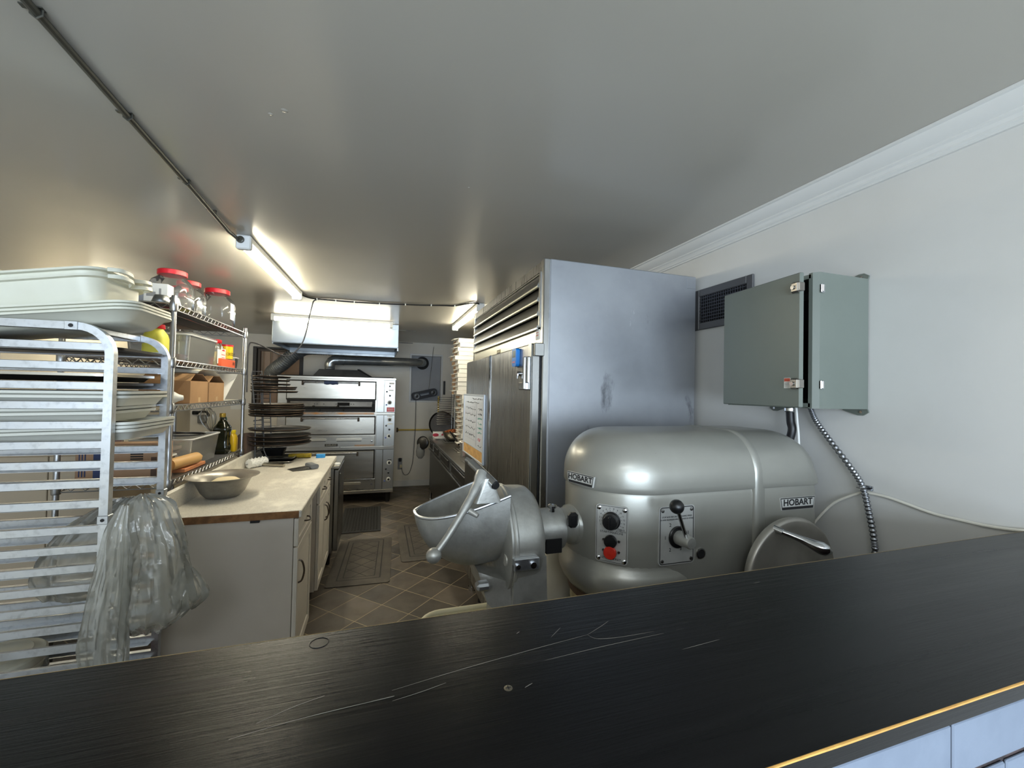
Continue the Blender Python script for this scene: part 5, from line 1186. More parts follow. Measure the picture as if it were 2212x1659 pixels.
# red-lidded jars on top
def jar(label, x, y, z, w, h, group='clear jars with red lids', lid=M_red, contents=None, body=M_clear, nm='storage_jar', cat='jar', lr=.36, sq=True):
    o = thing(nm, label, cat, (x, y, z), 0, group)
    def R_(s, zz, rr): return [(a, b, zz) for a, b in rrect(0, 0, s, s, min(rr, s*.49), 5)]
    lw = w*lr*2
    part(G().loft([R_(w*.94, 0, w*.2), R_(w, .008, w*.22), R_(w, h*.60, w*.22), R_(w*.93, h*.72, w*.28), R_(lw*1.0, h*.83, lw*.5), R_(lw*.92, h*.86, lw*.46), R_(lw*.92, h*.93, lw*.46)]), 'body', body, o, True, angle=50)
    part(G().lathe([(lw*.53, h*.875), (lw*.54, h*.88), (lw*.54, h*.985), (lw*.50, h), (.0001, h)], n=26, cap0=True), 'lid', lid, o, True, angle=40)
    if contents: part(G().loft([R_(w*.90, .006, w*.2), R_(w*.95, h*contents[1], w*.2)]), 'contents', contents[0], o, True)
    return o
zt_ = 1.9898
lblm = M_paper
J = jar('largest clear jar with red lid at the far end of the top shelf', -1.165, 3.58, zt_, .205, .27)
part(G().box(.1026, .1034, -.05, .03, .05, .17), 'label', M('label_lilac', (196, 196, 214), .5), J, True)
jar('big clear red-lidded jar at the near end of the top shelf, behind the white carton', -1.19, 2.95, zt_, .185, .235)
jar('clear red-lidded jar second from the near end of the top shelf', -1.19, 3.17, zt_, .165, .225)
jar('small clear red-lidded jar in the middle of the top shelf, peeking out behind', -1.31, 3.36, zt_, .12, .225)
jar('clear red-lidded jar in the middle of the top shelf beside the largest jar', -1.24, 3.33, zt_, .135, .205) if False else jar('clear red-lidded jar just left of the largest jar on the top shelf', -1.40, 3.62, zt_, .15, .225)
cb = thing('white_carton', 'small white printed carton at the near corner of the top shelf', 'box', (-1.19, 2.78, zt_))
part(G().box(-1.245, -1.135, 2.765, 2.835, zt_, zt_+.118, .002), 'carton', M_paper, cb)
part(G().box(-1.232, -1.19, 2.7640, 2.7655, zt_+.045, zt_+.07).box(-1.175, -1.165, 2.7640, 2.7655, zt_+.03, zt_+.09), 'print', M('print_grey2', (150, 150, 150), .6), cb)
for i, (x, y, r, lb) in enumerate(((-1.135, 2.70, .042, 'small steel mould upside down at the shelf post'), (-1.095, 2.745, .030, 'smaller steel mould upside down beside the shelf post'))):
    solo(G().lathe([(r, 0), (r*1.02, .003), (r*.75, .036), (r*.68, .040), (.0001, .040)], (x, y, zt_+.0005), n=20, cap0=True), 'steel_mould', M_galv, lb, 'mould', 'steel moulds on the top shelf')
solo(G().box(-1.33, -1.21, 2.86, 2.90, zt_, zt_+.135, .004), 'grey_box', M('grey_carton', (166, 168, 172), .6), 'grey carton behind the white carton on the top shelf', 'box')
# second shelf
def clear_bin(label, x0, x1, y0, y1, z, h, mat=M_cloudy, taper=.012, lid=None, nm='plastic_bin'):
    o = thing(nm, label, 'bin', ((x0+x1)/2, (y0+y1)/2, z)); w, d = x1-x0, y1-y0
    q = lambda ww, dd, zz: [(a, b, zz) for a, b in rrect(0, 0, ww, dd, .02, 4)]
    part(G().loft([q(w-2*taper, d-2*taper, 0), q(w, d, h), q(w-.006, d-.006, h), q(w-2*taper-.006, d-2*taper-.006, .004)]), 'tub', mat, o, True, angle=50)
    part(G().tube(q(w+.004, d+.004, h), .006, 6, closed=True), 'rim', M('rim_cloudy', (226, 228, 228), .3, alpha=.8), o, True)
    if lid: part(G().loft([q(w+.010, d+.010, h+.001), q(w+.010, d+.010, h+.014), q(w-.03, d-.03, h+.018)]), 'lid', lid, o, True)
    return o
b1 = clear_bin('large cloudy lidded bin on the second shelf', -1.40, -1.085, 2.93, 3.36, on(1), .165, lid=M_cloudy)
part(G().box(-.12, .10, -.17, .0, .006, .05, .01), 'contents', M('pinkish', (206, 150, 158), .6), b1, True)
part(G().box(.1, .14, -.12, .02, .006, .035, .01), 'dark_contents', M_black, b1, True)
jar('yellow tub with red lid at the near post of the second shelf', -1.20, 2.81, on(1), .10, .20, 'spice jars on the second shelf', M_red, body=M('yellow_tub', (206, 204, 84), .5), nm='spice_jar')
JL = jar('paper-labelled spice jar with red lid, left of the orange carton', -1.13, 3.41, on(1), .085, .185, 'spice jars on the second shelf', M_red, (M('pale_spice', (220, 200, 150), .8), .55), nm='spice_jar')
part(G().box(.0430, .0438, -.034, .034, .02, .12), 'label', M_paper, JL, True)
JM = jar('spice jar with red lid and red-crested white label above the orange carton', -1.16, 3.55, on(1)+.0, .11, .20, 'spice jars on the second shelf', M_red, (M('brown_spice', (150, 112, 70), .8), .45), nm='spice_jar')
lb_ = part(G().box(.0552, .0560, -.046, .046, .045, .135), 'label', M_paper, JM, True)
part(G().prism([(-.0 + .03*math.cos(a), .118 + .012*math.sin(a)) for a in [PI*k/8 for k in range(9)]], 'yz', .0559, .0563).box(.0559, .0563, -.036, .036, .088, .093).box(.0559, .0563, -.030, .030, .068, .072), 'label_print', M_red, lb_, True)
cc = thing('cocoa_tin', 'yellow cocoa tin with red lid near the far post of the second shelf', 'tin', (-1.13, 3.70, on(1)))
part(G().cyl((0, 0, 0), (0, 0, .165), .042, n=24), 'tin', M('tin_yellow', (240, 206, 24), .35), cc, True)
part(G().cyl((0, 0, .165), (0, 0, .178), .044, n=24), 'lid', M_red, cc, True)
part(G().lathe([(.0425, .01), (.0428, .012), (.0428, .068), (.0425, .07)], n=24), 'brown_band', M('choc_brown', (92, 52, 34), .5), cc, True)
text('COCOA', 'lettering', .030, M_ink, cc, Matrix.Translation((-1.13, 3.70, on(1)+.105)) @ basis((.0432*.82, -.0432*.57, 0), (.57, .82, 0), (0, 0, 1)), .0003, sx=.6)
ob = thing('orange_carton', 'low orange carton with black flourish at the front of the second shelf', 'box', (-1.085, 3.55, on(1)))
part(G().box(-1.102, -1.068, 3.40, 3.69, on(1), on(1)+.058, .002), 'carton', M('carton_orange', (226, 96, 52), .55), ob)
part(G().tube([(-1.0675, 3.63, on(1)+.02), (-1.0675, 3.645, on(1)+.045), (-1.0675, 3.66, on(1)+.02), (-1.0675, 3.672, on(1)+.042)], .002, 5), 'flourish', M_ink, ob)
clear_bin('small clear tub beside the far post of the second shelf', -1.17, -1.09, 3.76, 3.85, on(1), .085, M_clear, .006, nm='plastic_tub')
# third shelf: cardboard boxes etc.
def open_box(label, x0, x1, y0, y1, z, h, nm='cardboard_box'):
    o = thing(nm, label, 'box', ((x0+x1)/2, (y0+y1)/2, z), 0, 'open cardboard boxes on the third shelf'); t = .004
    w, d = (x1-x0)/2, (y1-y0)/2
    part(G().box(-w, w, -d, d, 0, t).box(-w, -w+t, -d, d, t, h).box(w-t, w, -d, d, t, h).box(-w+t, w-t, -d, -d+t, t, h).box(-w+t, w-t, d-t, d, t, h), 'carton', M_brown, o, True)
    for s in (-1, 1):
        part(G().loft([[(-w, s*d, h), (w, s*d, h), (w, s*d - s*.002, h+.003), (-w, s*d-s*.002, h+.003)], [(-w+.004, s*d*.42, h+.042), (w-.004, s*d*.42, h+.042), (w-.004, s*d*.42, h+.045), (-w+.004, s*d*.42, h+.045)]]), 'flap', M_brown, o, True)
    part(G().box(w-.0005, w+.0008, -.016, .016, .004, h*.25), 'tape', M('tape_tan', (190, 158, 118), .35), o, True)
    return o
open_box('nearer open cardboard box on the third shelf', -1.33, -1.078, 2.94, 3.205, on(2), .135)
open_box('further open cardboard box on the third shelf, beside the white tray', -1.33, -1.078, 3.225, 3.50, on(2), .13)
pb_ = thing('paper_bag', 'folded white paper bag lying over the cardboard boxes', 'bag', (-1.22, 3.28, on(2)+.185))
part(G().loft([[(-1.35, 3.08+.36*t, on(2)+.195+.02*math.sin(t*5)), (-1.10, 3.10+.36*t, on(2)+.186+.022*math.sin(t*4)), (-1.09, 3.10+.36*t, on(2)+.200+.022*math.sin(t*4)), (-1.34, 3.08+.36*t, on(2)+.222+.015*math.sin(t*6))] for t in [k/8 for k in range(9)]]), 'bag', M('bag_paper', (214, 210, 198), .8), pb_, angle=60)
tr = thing('leaning_white_tray', 'white plastic tray leaning against the far posts of the third shelf', 'tray', (-1.22, 3.7, on(2)))
Rt = Matrix.Translation((-1.22, 3.60, on(2)+.004)) @ Matrix.Rotation(math.radians(-52), 4, 'X')
part(G().box(-.12, .14, -.005, .0, 0, .30, .002).xf(Matrix.Translation((0, .21, 0)) @ Matrix.Translation((-1.22, 3.50, on(2)+.002)) @ Matrix.Rotation(math.radians(28), 4, 'X') @ Matrix.Rotation(math.radians(0), 4, 'Z')) if False else G().loft([[(-1.34, 3.52, on(2)+.004), (-1.08, 3.52, on(2)+.004), (-1.08, 3.525, on(2)+.009), (-1.34, 3.525, on(2)+.009)], [(-1.34, 3.80, on(2)+.20), (-1.08, 3.80, on(2)+.20), (-1.08, 3.803, on(2)+.206), (-1.34, 3.803, on(2)+.206)]]), 'tray', M_white, tr)
part(G().box(-1.36, -1.075, 3.52, 3.83, on(2), on(2)+.003), 'mat_under', M_polyg, tr)
wbn = thing('white_bottle', 'white bottle with orange label lying at the near post of the third shelf', 'bottle', (-1.12, 2.83, on(2)))
part(G().lathe([(.0001, 0), (.026, .004), (.034, .02), (.034, .13), (.02, .15), (.014, .17), (.0001, .172)], (-1.24, 2.80, on(2)+.0355), (1, .35, 0), n=20), 'body', M_white, wbn, angle=50)
part(G().lathe([(.0344, .04), (.0348, .042), (.0348, .11), (.0344, .112)], (-1.24, 2.80, on(2)+.0355), (1, .35, 0), n=20), 'label', M('label_orange', (236, 140, 40), .5), wbn)
solo(G().cyl((-1.30, 2.76, on(2)+.036), (-1.46, 2.70, on(2)+.036), .034, n=16), 'brown_roll', M_brown, 'rolled brown paper at the near end of the third shelf', 'roll')
# fourth shelf (bench height)
z4 = on(3)
ol = thing('olive_oil_bottle', 'tall dark green oil bottle with gold cap on the lower shelf', 'bottle', (-1.135, 3.68, z4))
q = lambda s, zz, rr: [(a, b, zz) for a, b in rrect(0, 0, s, s, rr, 5)]
part(G().loft([q(.100, 0, .02), q(.108, .006, .022), q(.108, .055, .022), q(.098, .075, .022), q(.098, .155, .022), q(.110, .175, .024), q(.106, .20, .03), q(.07, .235, .03), q(.042, .255, .02), q(.036, .275, .017)]), 'body', M('olive_glass', (22, 26, 12), .12, coat=.5), ol, True, angle=50)
part(G().lathe([(.020, .275), (.0205, .277), (.0205, .302), (.018, .305), (.0001, .305)], n=20), 'cap', M('gold_cap', (186, 156, 70), .35, .8), ol, True)
part(G().tube([(.0495, -.036, .165), (.0495, -.036, .085), (.0545, -.044, .06)], .0012, 5), 'gold_line', M('gold_cap', (186, 156, 70)), ol, True)
part(G().tube([(.0495, .036, .165), (.0495, .036, .085), (.0545, .044, .06)], .0012, 5), 'gold_line', M('gold_cap', (186, 156, 70)), ol, True)
b2 = clear_bin('cloudy open bin with papers on the lower shelf, left of the oil bottle', -1.42, -1.10, 3.05, 3.52, z4, .175, taper=.02)
for k in range(4): part(G().box(-.13, .02, -.17, -.06 + .02*k, .01+.028*k, .03+.028*k, .004), 'folded_paper', M('paper_pinkish', (206, 190, 182), .7) if k % 2 else M('paper_dull', (150, 128, 122), .7), b2, True)
solo(G().tube([(-1.30, 3.30, z4+.20)] + [(-1.22+.1*math.cos(a), 3.30+.10*math.sin(a), z4+.185) for a in [2*PI*k/20 for k in range(20)]], .004, 6), 'black_ring', M_black, 'black wire loop resting on the cloudy bin', 'wire', angle=60)
wk_ = thing('whisk', 'wire balloon whisk standing behind the oil bottle', 'whisk', (-1.215, 3.80, z4+.01))
tip = Vector((-1.215, 3.80, z4+.02)); up_ = Vector((-.22, .02, .97)).normalized()
part(G().cyl(tip, tip + up_*.13, .010, n=10), 'handle', M_steel, wk_)
s0, s1, _ = frame_of(up_)
for k in range(6):
    a = PI*k/6; dv = s0*math.cos(a) + s1*math.sin(a)
    part(G().tube(smooth_path([tip + up_*.13, tip + up_*.20 + dv*.040, tip + up_*.265 + dv*.052, tip + up_*.315 + dv*.03, tip + up_*.325, tip + up_*.315 - dv*.03, tip + up_*.265 - dv*.052, tip + up_*.20 - dv*.040, tip + up_*.13], 3), .0018, 5), 'loop_wire', M_steel, wk_)
solo(G().prism([(3.835+a, z4+.20+b) for a, b in rrect(0, 0, .085, .14, .035)], 'yz', -1.185, -1.165).box(-1.185, -1.165, 3.82, 3.85, z4+.0005, z4+.135), 'teal_board', M('teal_plastic', (46, 112, 104), .5), 'teal paddle standing behind the oil bottle', 'paddle')
yb_ = jar('yellow oil jug behind the oil bottle at the far post', -1.105, 3.79, z4, .075, .165, None, M_yellow, body=M('yellow_oil', (206, 170, 20), .3), nm='oil_jug', cat='jug')
rng = random.Random(21)
for i in range(7):
    y = 3.92 + i*.011
    tt = solo(G().prism([(a*1.0, b) for a, b in rrect(-1.06+.004*i, .0, .12, .20, .05)], 'xz', 0, .004).xf(Matrix.Translation((0, y+.02, WZ+.145)) @ Matrix.Rotation(math.radians(-9-1.2*i), 4, 'X')), 'pizza_screen', M('brown_screen', (92, 72, 58), .7), 'brown flat pad, %s in the bundle behind the pan rack' % (['nearest', 'second', 'third', 'fourth', 'fifth', 'sixth', 'furthest'][i]), 'pad', 'brown pads leaning behind the pan rack')
rp_ = thing('rolling_pin', 'pale wooden rolling pin at the front of the lower shelf', 'rolling pin', (-1.10, 3.0, z4))
ax_ = Vector((.12, 1, 0)).normalized(); st_ = Vector((-1.125, 2.82, z4+.058))
part(G().cyl(st_, st_ + ax_*.28, .034, n=24), 'barrel', M_wood, rp_)
part(G().lathe([(.012, 0), (.015, .02), (.012, .05), (.0001, .055)], st_ + ax_*.28, ax_, n=14).lathe([(.012, 0), (.015, .02), (.012, .05), (.0001, .055)], st_, -ax_, n=14), 'handle', M_wood, rp_)
solo(G().box(-1.145, -1.075, 2.90, 3.20, z4, z4+.022, .003), 'wooden_board', M('reddish_wood', (196, 128, 84), .55), 'small reddish wooden board under the rolling pin', 'board')
b3 = clear_bin('small cloudy tub with orange and green packets beside the rolling pin', -1.30, -1.15, 2.80, 2.98, z4, .10, taper=.008, nm='packet_tub')
for k, (mt, dz) in enumerate(((M('packet_green', (130, 196, 60), .5), .085), (M('packet_lime', (176, 200, 60), .5), .10), (M('packet_orange', (240, 120, 30), .5), .115), (M('packet_orange2', (246, 146, 46), .5), .135))):
    part(G().box(-.05, .06, -.05, .06, dz, dz+.014, .003).xf(Matrix.Rotation(.3*k, 4, 'Z')), 'packet', mt, b3, True)
# cartons behind the tray rack
cr = thing('printed_carton', 'large buff carton printed with blue blocks on the lower shelf behind the tray rack', 'box', (-1.28, 2.76, z4))
part(G().box(-1.475, -1.095, 2.70, 2.79, z4, z4+.20, .003), 'carton', M_carton, cr)
g = G().box(-1.40, -1.335, 2.6985, 2.7005, z4+.01, z4+.19)
part(g, 'blue_block', M('print_blue', (46, 62, 108), .6), cr)
g = G()
for k in range(6): g.box(-1.245, -1.19, 2.6985, 2.7005, z4+.10+.013*k, z4+.107+.013*k)
part(g, 'bar_code_block', M_ink, cr)
for k in range(3): part(G().box(-1.155, -1.130, 2.6985, 2.7005, z4+.02+.065*k, z4+.06+.065*k), 'handling_mark', M('print_brown', (84, 62, 50), .6), cr)
for k in range(3): part(G().box(-1.46+.012*k, -1.455+.012*k, 2.6985, 2.7005, z4+.03, z4+.16), 'print_line', M('print_blue', (46, 62, 108)), cr)
solo(G().box(-1.50, -1.10, 2.82, 3.02, on(4), on(4)+.24, .004), 'low_carton', M_carton, 'plain buff carton on the lowest shelf', 'box')
solo(G().sphere((-1.09, 3.20, .93), .07, 16, (1, 1.3, .8)), 'purple_bag', M('mauve_plastic', (150, 118, 142), .4), 'mauve plastic bundle under the shelf beside the worktop lip', 'bag') if False else None
# ------------------------------------------------------------------ aluminium tray rack
rk = thing('bakery_rack', 'tall aluminium tray rack with rounded top at the left edge', 'rack', (-1.25, 2.13, 0))
RX0, RX1, RYa, RYb, RZ = -1.565, -.957, 1.925, 2.340, 1.757
def uframe(y):
    """two uprights joined by a rounded top, square section, in the x-z plane"""
    r = .10; P = [(RX1, y, .06), (RX1, y, RZ-r)]
    P += [(RX1-r + r*math.cos(a), y, RZ-r + r*math.sin(a)) for a in [PI/2*k/8 for k in range(1, 9)]]
    P += [(RX0+r - r*math.sin(a), y, RZ-r + r*math.cos(a)) for a in [PI/2*k/8 for k in range(0, 9)]] + [(RX0, y, .06)]
    f = part(G().bar(P, .027, .027, (0, 1, 0)), 'arched_frame', M_alu, rk)
    for x in (-1.07,): part(G().box(x-.020, x+.020, y-.0165, y+.0165, RZ-.0165, RZ+.0165, .002), 'bracket', M_alu, f)
    for x in (RX1, RX0):
        b = part(G().box(x-.017, x+.017, y-.0165, y+.0165, 1.03, 1.062, .002), 'bracket', M_alu, f)
        part(G().cyl((x, y-.017, 1.046), (x, y-.0185, 1.046), .006, n=12), 'bolt', M_ink, b)
    part(G().cyl((-1.07, y-.017, RZ), (-1.07, y-.0185, RZ), .007, n=12), 'bolt', M_ink, f)
    return f
fa = uframe(RYa); fb_ = uframe(RYb)
RZS = [1.684 - .0722*i for i in range(9)] + [1.684 - .0722*8 - .092 - .0705*i for i in range(13)]
RZS = [z for z in RZS if z > .14]
for y, s in ((RYa, 1), (RYb, -1)):
    for z in RZS:
        part(G().box(RX0+.012, RX1-.012, y-.0115, y+.0005 if s > 0 else y+.0115, z-.014, z+.014, .0015).box(RX0+.012, RX1-.012, min(y, y+s*.045), max(y, y+s*.045), z-.0145, z-.012), 'runner', M_alu, rk)
for x in (RX0, RX1):
    for z in (.075,): part(G().box(x-.013, x+.013, RYa, RYb, z-.013, z+.013, .002), 'base_bar', M_alu, rk)
part(G().box(-1.083, -1.057, RYa, RYb, RZ-.011, RZ+.011, .002), 'top_bar', M_alu, rk)
for x in (RX0, RX1):
    for y in (RYa, RYb):
        w = part(G().cyl((x, y-.012, .032), (x, y+.012, .032), .032, n=18), 'caster', M_black, rk)
        part(G().box(x-.012, x+.012, y-.018, y+.018, .05, .075, .003), 'caster_fork', M_steel, w)
def rr_ring(w, d, z, r, n=5): return [(a, b, z) for a, b in rrect(0, 0, w, d, r, n)]
def tray(name, label, loc, w, d, h, mat, group, cat='tray', tilt=0.0, rz=0.0, rim=.010, taper=.022, r=.045, roll=0.0):
    t = thing(name, label, cat, loc, 0, group, rot=(roll, tilt, rz))
    part(G().loft([rr_ring(w-2*taper-2*rim, d-2*taper-2*rim, 0, r*.7), rr_ring(w-2*rim-.004, d-2*rim-.004, h*.72, r), rr_ring(w-2*rim+.002, d-2*rim+.002, h*.74, r), rr_ring(w-2*rim+.002, d-2*rim+.002, h*.96, r), rr_ring(w-2*rim-.004, d-2*rim-.004, h*.96, r), rr_ring(w-2*taper-2*rim-.006, d-2*taper-2*rim-.006, .004, r*.7)]), 'pan', mat, t, True, angle=50)
    o, i = rr_ring(w, d, h-.010, r*1.1), rr_ring(w-2*rim-.004, d-2*rim-.004, h, r)
    part(G().loft([rr_ring(w-2*rim, d-2*rim, h-.012, r), o, [(a, b, h) for a, b, _ in o], i, [(a, b, h-.012) for a, b, _ in i]], True, False), 'rim', mat, t, True, angle=50)
    return t
cxr, cyr = (RX0+RX1)/2, (RYa+RYb)/2
# stack of white dough boxes lying tilted on top of the rack
M_dough = M_poly
def dough(label, loc, tilt, w, d, h, handles=False):
    k = .5 if handles else 1.0
    t = thing('dough_box', label, 'container', loc, 0, 'white dough boxes on top of the tray rack', rot=(0, math.radians(-tilt), 0))
    r = .07
    part(G().loft([rr_ring(w-.03-.10*k, d-.03-.085*k, 0, r*.7, 7), rr_ring(w-.03-.075*k, d-.03-.06*k, .008, r*.85, 7), rr_ring(w-.034, d-.034, h-.010, r, 7), rr_ring(w, d, h-.008, r*1.1, 7), rr_ring(w, d, h, r*1.1, 7), rr_ring(w-.036, d-.036, h-.001, r, 7), rr_ring(w-.036-.076*k, d-.036-.062*k, .010, r*.8, 7), rr_ring(w-.03-.10*k, d-.03-.085*k, .004, r*.7, 7)]), 'shell', M_dough, t, True, angle=45)
    if handles:
        for s in (-1, 1):
            P = smooth_path([(w/2-.004, s*.13, h-.004), (w/2+.030, s*.110, h-.008), (w/2+.036, s*.05, h-.014), (w/2+.006, s*.004, h-.016)], 6)
            part(G().bar(P, .010, .015, (0, 0, 1)), 'scalloped_handle', M_dough, t, True, angle=50)
    return t
yd = cyr
dough('lowest white dough box, resting directly on the tray rack', (-1.236, yd, 1.748), 8.5, .68, .370, .052)
dough('second lowest white dough box, nested in the lowest', (-1.238, yd, 1.761), 8.5, .68, .370, .052)
dough('middle white dough box of the stack, nested below the two deep ones', (-1.240, yd, 1.774), 8.5, .68, .370, .052)
dough('deep white dough box second from top, with scalloped end handles', (-1.285, yd, 1.797), 11.0, .60, .368, .118, True)
dough('topmost deep white dough box with scalloped end handles', (-1.287, yd, 1.823), 11.0, .60, .368, .118, True)
# trays in the rack
def rz_(i): return RZS[i] - .010
W_, D_ = .655, .372
tray('sheet_pan', 'dark sheet pan on the uppermost runner of the tray rack', (cxr, cyr, rz_(0)), .63, D_, .014, M('dark_sheet_pan', (48, 46, 46), .4, .8), 'sheet pans in the tray rack')
tray('sheet_pan', 'dark sheet pan on the third runner of the tray rack', (cxr-.03, cyr, rz_(2)), .63, D_, .022, M('dark_sheet_pan', (48, 46, 46)), 'sheet pans in the tray rack')
pt_ = tray('sheet_pan', 'steel sheet pan with clear wrap just above the plastic trays', (cxr-.01, cyr, rz_(2)+.026), .60, D_-.01, .03, M_steelx, 'sheet pans in the tray rack')
k = 0
NM = ['uppermost', 'second', 'third', 'fourth', 'fifth', 'sixth', 'lowest']
for i, (lvl, dz, dx, tl) in enumerate(((3, 0, .01, -.5), (3, .016, .01, -.5), (4, .0, -.03, -2.4), (4, .016, -.03, -2.4), (5, .0, .040, -3.2), (5, .014, .042, -3.2), (5, .028, .044, -3.2))):
    pos = ['bottom tray of the upper pair', 'top tray of the upper pair', 'bottom tray of the middle pair', 'top tray of the middle pair', 'lowest tray of the lower trio', 'middle tray of the lower trio', 'top tray of the lower trio, sticking out most'][i]
    tray('plastic_tray', 'pale grey plastic tray in the rack, %s' % pos, (cxr+dx, cyr, rz_(lvl)+dz+.001+.31*math.sin(math.radians(abs(tl)*.55))), W_, D_, .042, M_polyg, 'pale plastic trays in the tray rack', tilt=math.radians(tl*.55))
# ------------------------------------------------------------------ translucent bag draped over the rack corner
M_bag = film('polythene_film', (236, 238, 232), .24, .10, .12, 1.6, bump=(9, .35))
def crumple(path, radii, squash, n=72, amp=.02, seed=0, rings_per=9):
    P = smooth_path(path, rings_per); rings = []; m = len(P)
    rad = smooth_path([(r, s, 0) for r, s in zip(radii, squash)], rings_per)
    for i, p in enumerate(P):
        ring = []
        for k in range(n):
            a = 2*PI*k/n; q = Vector((math.cos(a)*2.2, math.sin(a)*2.2, p.z*3.2 + seed))
            fold = mnoise.noise(q) + .6*mnoise.noise(q*2.3 + Vector((3, 1, seed))) + .5*(1-2*abs(mnoise.noise(q*1.9))) + .14*(1-2*abs(mnoise.noise(q*4.3)))
            dr_ = amp*fold
            rr = max(.004, rad[i].x + dr_*min(1, rad[i].x/.05))
            ring.append((p.x + rr*math.cos(a), p.y + rr*rad[i].y*math.sin(a), p.z + .010*mnoise.noise(q*1.7)))
        rings.append(ring)
    return G().loft(rings, True, True)
bag = thing('polythene_bag', 'crumpled translucent plastic bag draped over the right side of the tray rack', 'bag', (-.85, 1.98, .50))
part(crumple([(-.865, 1.985, 1.118), (-.85, 1.98, 1.09), (-.83, 1.965, 1.02), (-.81, 1.955, .93), (-.80, 1.95, .83), (-.795, 1.95, .74), (-.80, 1.95, .67), (-.815, 1.955, .61)], [.012, .055, .078, .088, .100, .112, .105, .05], [1, .8, .8, .85, .9, .9, .9, .9], amp=.020, seed=2, rings_per=10), 'hanging_lobe', M_bag, bag, angle=40)
part(crumple([(-.885, 1.895, 1.10), (-.895, 1.880, 1.02), (-.895, 1.868, .92), (-.905, 1.862, .80), (-.915, 1.858, .68), (-.915, 1.858, .58), (-.905, 1.858, .50)], [.012, .030, .042, .052, .062, .062, .045], [.7, .6, .55, .5, .5, .5, .5], amp=.012, seed=9), 'loose_tail', M_bag, bag, angle=40)
part(crumple([(-.97, 2.10, 1.085), (-1.02, 2.11, 1.03), (-1.07, 2.12, .95), (-1.10, 2.12, .86), (-1.11, 2.12, .78), (-1.12, 2.12, .70)], [.02, .075, .12, .14, .15, .10], [.8, .7, .6, .6, .6, .6], amp=.02, seed=5), 'inner_lobe', M_bag, bag, angle=40)
part(crumple([(-.73, 2.02, .80), (-.72, 2.02, .74), (-.715, 2.02, .69), (-.73, 2.02, .64)], [.02, .05, .06, .03], [.9, .9, .9, .9], amp=.014, seed=14), 'side_bulge', M_bag, bag, angle=40)
# white bucket standing low in the rack
bk = thing('white_bucket', 'white plastic bucket with a lid wrapped in film at the foot of the tray rack', 'bucket', (-1.42, 2.13, .09))
part(G().lathe([(.112, 0), (.116, .004), (.134, .33), (.140, .335), (.140, .35), (.134, .355)], (-1.39, cyr, .1), n=36, cap0=True), 'pail', M_poly, bk)
part(G().lathe([(.142, .345), (.145, .35), (.145, .375), (.138, .382), (.115, .384), (.105, .392), (.0001, .394)], (-1.39, cyr, .1), n=36), 'lid', M_poly, bk)
part(crumple([(-1.39, cyr, .42), (-1.39, cyr, .37), (-1.39, cyr, .30), (-1.39, cyr, .22)], [.147, .149, .146, .138], [1, 1, 1, 1], amp=.003, seed=3), 'film_wrap', M_bag, bk, angle=40)
solo(G().box(RX0+.02, RX1-.02, RYa+.03, RYb-.03, .088, .0985), 'rack_floor_board', M('dark_board', (44, 38, 36), .7), 'dark board across the foot of the tray rack under the bucket', 'board')
solo(G().box(-1.215, -1.02, 2.0, 2.28, .0995, .30, .004), 'maroon_crate', M('maroon_box', (96, 26, 28), .6), 'maroon box beside the white bucket in the tray rack', 'box')
# cream cupboard and sink bench seen through the rack
cu = thing('cream_cupboard', 'cream two-door cupboard in the far left corner behind the shelving', 'cupboard', (-2.0, 3.4, 0))
M_cu = M('cupboard_cream', (176, 162, 140), .5)
part(G().box(-2.48, -1.62, 3.32, 3.80, .08, 1.10, .003), 'carcass', M_cu, cu)
for a, b in ((-2.475, -1.935), (-1.93, -1.625)):
    d = part(G().box(a, b, 3.302, 3.320, .10, 1.09, .003), 'door', M_cu, cu)
    part(G().cyl((b-.05 if a < -2 else a+.05, 3.302, .8), (b-.05 if a < -2 else a+.05, 3.28, .8), .012, n=10), 'knob', M_nick, d)
part(G().box(-2.46, -1.64, 3.36, 3.78, 0, .08), 'plinth', M_blackm, cu)
solo(G().box(-2.3, -1.72, 3.36, 3.62, 1.101, 1.24, .003), 'maroon_carton', M('carton_maroon', (120, 44, 40), .7), 'maroon carton on top of the cream cupboard', 'box')
jg = jar('clear water bottle on top of the cream cupboard', -1.66, 3.40, 1.1012, .08, .20, None, M('cap_white', (230, 230, 230), .4), nm='water_bottle', cat='bottle')
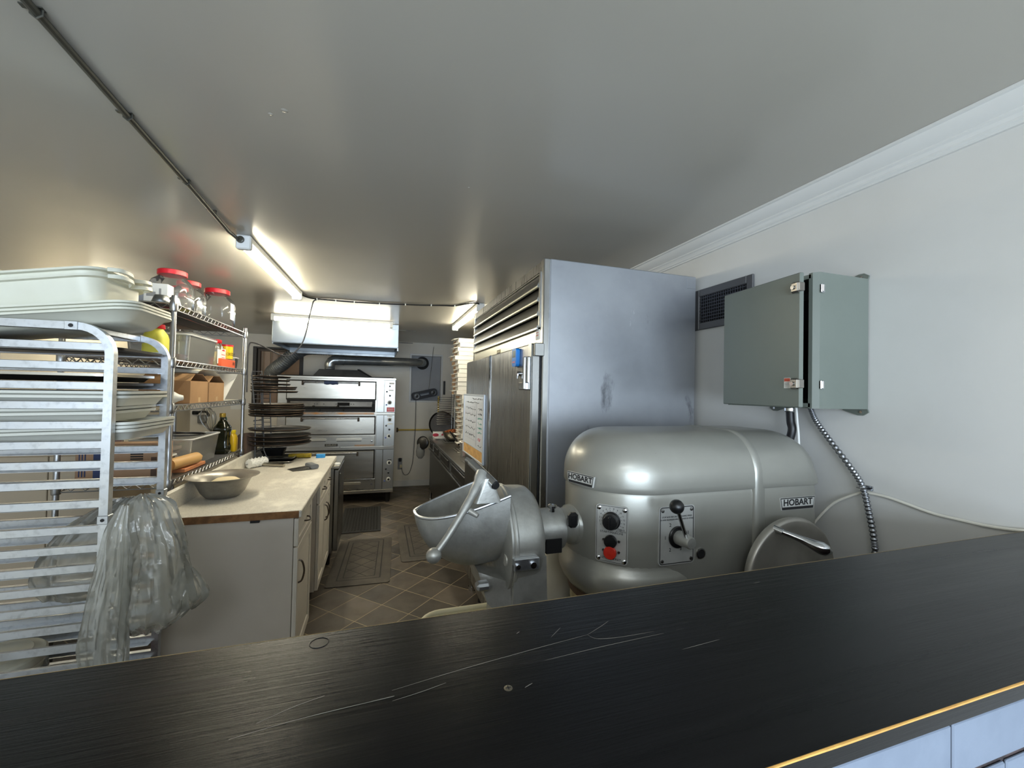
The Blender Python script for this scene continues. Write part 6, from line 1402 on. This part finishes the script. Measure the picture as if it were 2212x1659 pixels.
# ------------------------------------------------------------------ floor mats
M_mat = M('floor_mat_rubber', (72, 68, 64), .7, var=((92, 86, 78), 5, .4, .7), bump=(60, .2))
M_matd = M('floor_mat_dark', (40, 39, 40), .75)
def anti_fatigue(label, x0, x1, y0, y1, rz=0.0):
    w, d = (x1-x0)/2, (y1-y0)/2
    t = thing('anti_fatigue_mat', label, 'mat', ((x0+x1)/2, (y0+y1)/2, 0.0005), rz, 'lattice-patterned floor mats')
    q = lambda a, b, z, r: [(u, v, z) for u, v in rrect(0, 0, 2*a, 2*b, r, 4)]
    part(G().loft([q(w, d, 0, .03), q(w, d, .006, .03), q(w-.03, d-.03, .015, .02)]), 'mat_body', M_mat, t, True)
    g = G(); o, i = q(w-.075, d-.075, .0152, .01), q(w-.085, d-.085, .0152, .01); o2, i2 = q(w-.12, d-.12, .0152, .01), q(w-.128, d-.128, .0152, .01)
    n_ = len(o)
    for a, b in ((o, i), (o2, i2)): g.add(a + b, [(k, (k+1) % n_, n_+(k+1) % n_, n_+k) for k in range(n_)])
    part(g, 'border_groove', M_matd, t, True)
    a, b = w-.13, d-.13; sp = .17
    for s in (-1, 1):
        c = -(a+b)
        while c < a+b:
            # line y = s*x*1.0 + c clipped to the field
            pts = []
            for x in (-a, a):
                y = s*x + c
                if -b <= y <= b: pts.append((x, y))
            for y in (-b, b):
                x = (y-c)/s
                if -a < x < a: pts.append((x, y))
            if len(pts) == 2 and (Vector(pts[0]) - Vector(pts[1])).length > .03:
                part(G().bar([(pts[0][0], pts[0][1], .0148), (pts[1][0], pts[1][1], .0148)], .006, .0014), 'lattice_line', M_matd, t, True)
            c += sp
    return t
anti_fatigue('grey lattice-patterned mat along the white cabinets', -.35, .14, 3.48, 4.52, math.radians(-2.5))
anti_fatigue('grey lattice-patterned mat along the refrigerator side of the aisle', .225, .72, 3.835, 4.90, 0)
rm = thing('ribbed_mat', 'black ribbed rubber mat on the floor before the oven', 'mat', (-.16, 5.23, .0005))
part(G().box(-.385, .05, 4.745, 5.72, .0005, .010, .003), 'mat_body', M('ribbed_border', (38, 39, 41), .75), rm)
for i in range(12):
    x = -.355 + i*.032; part(G().box(x, x+.018, 4.79, 5.68, .0095, .0135, .0015), 'rib', M_blackm, rm)
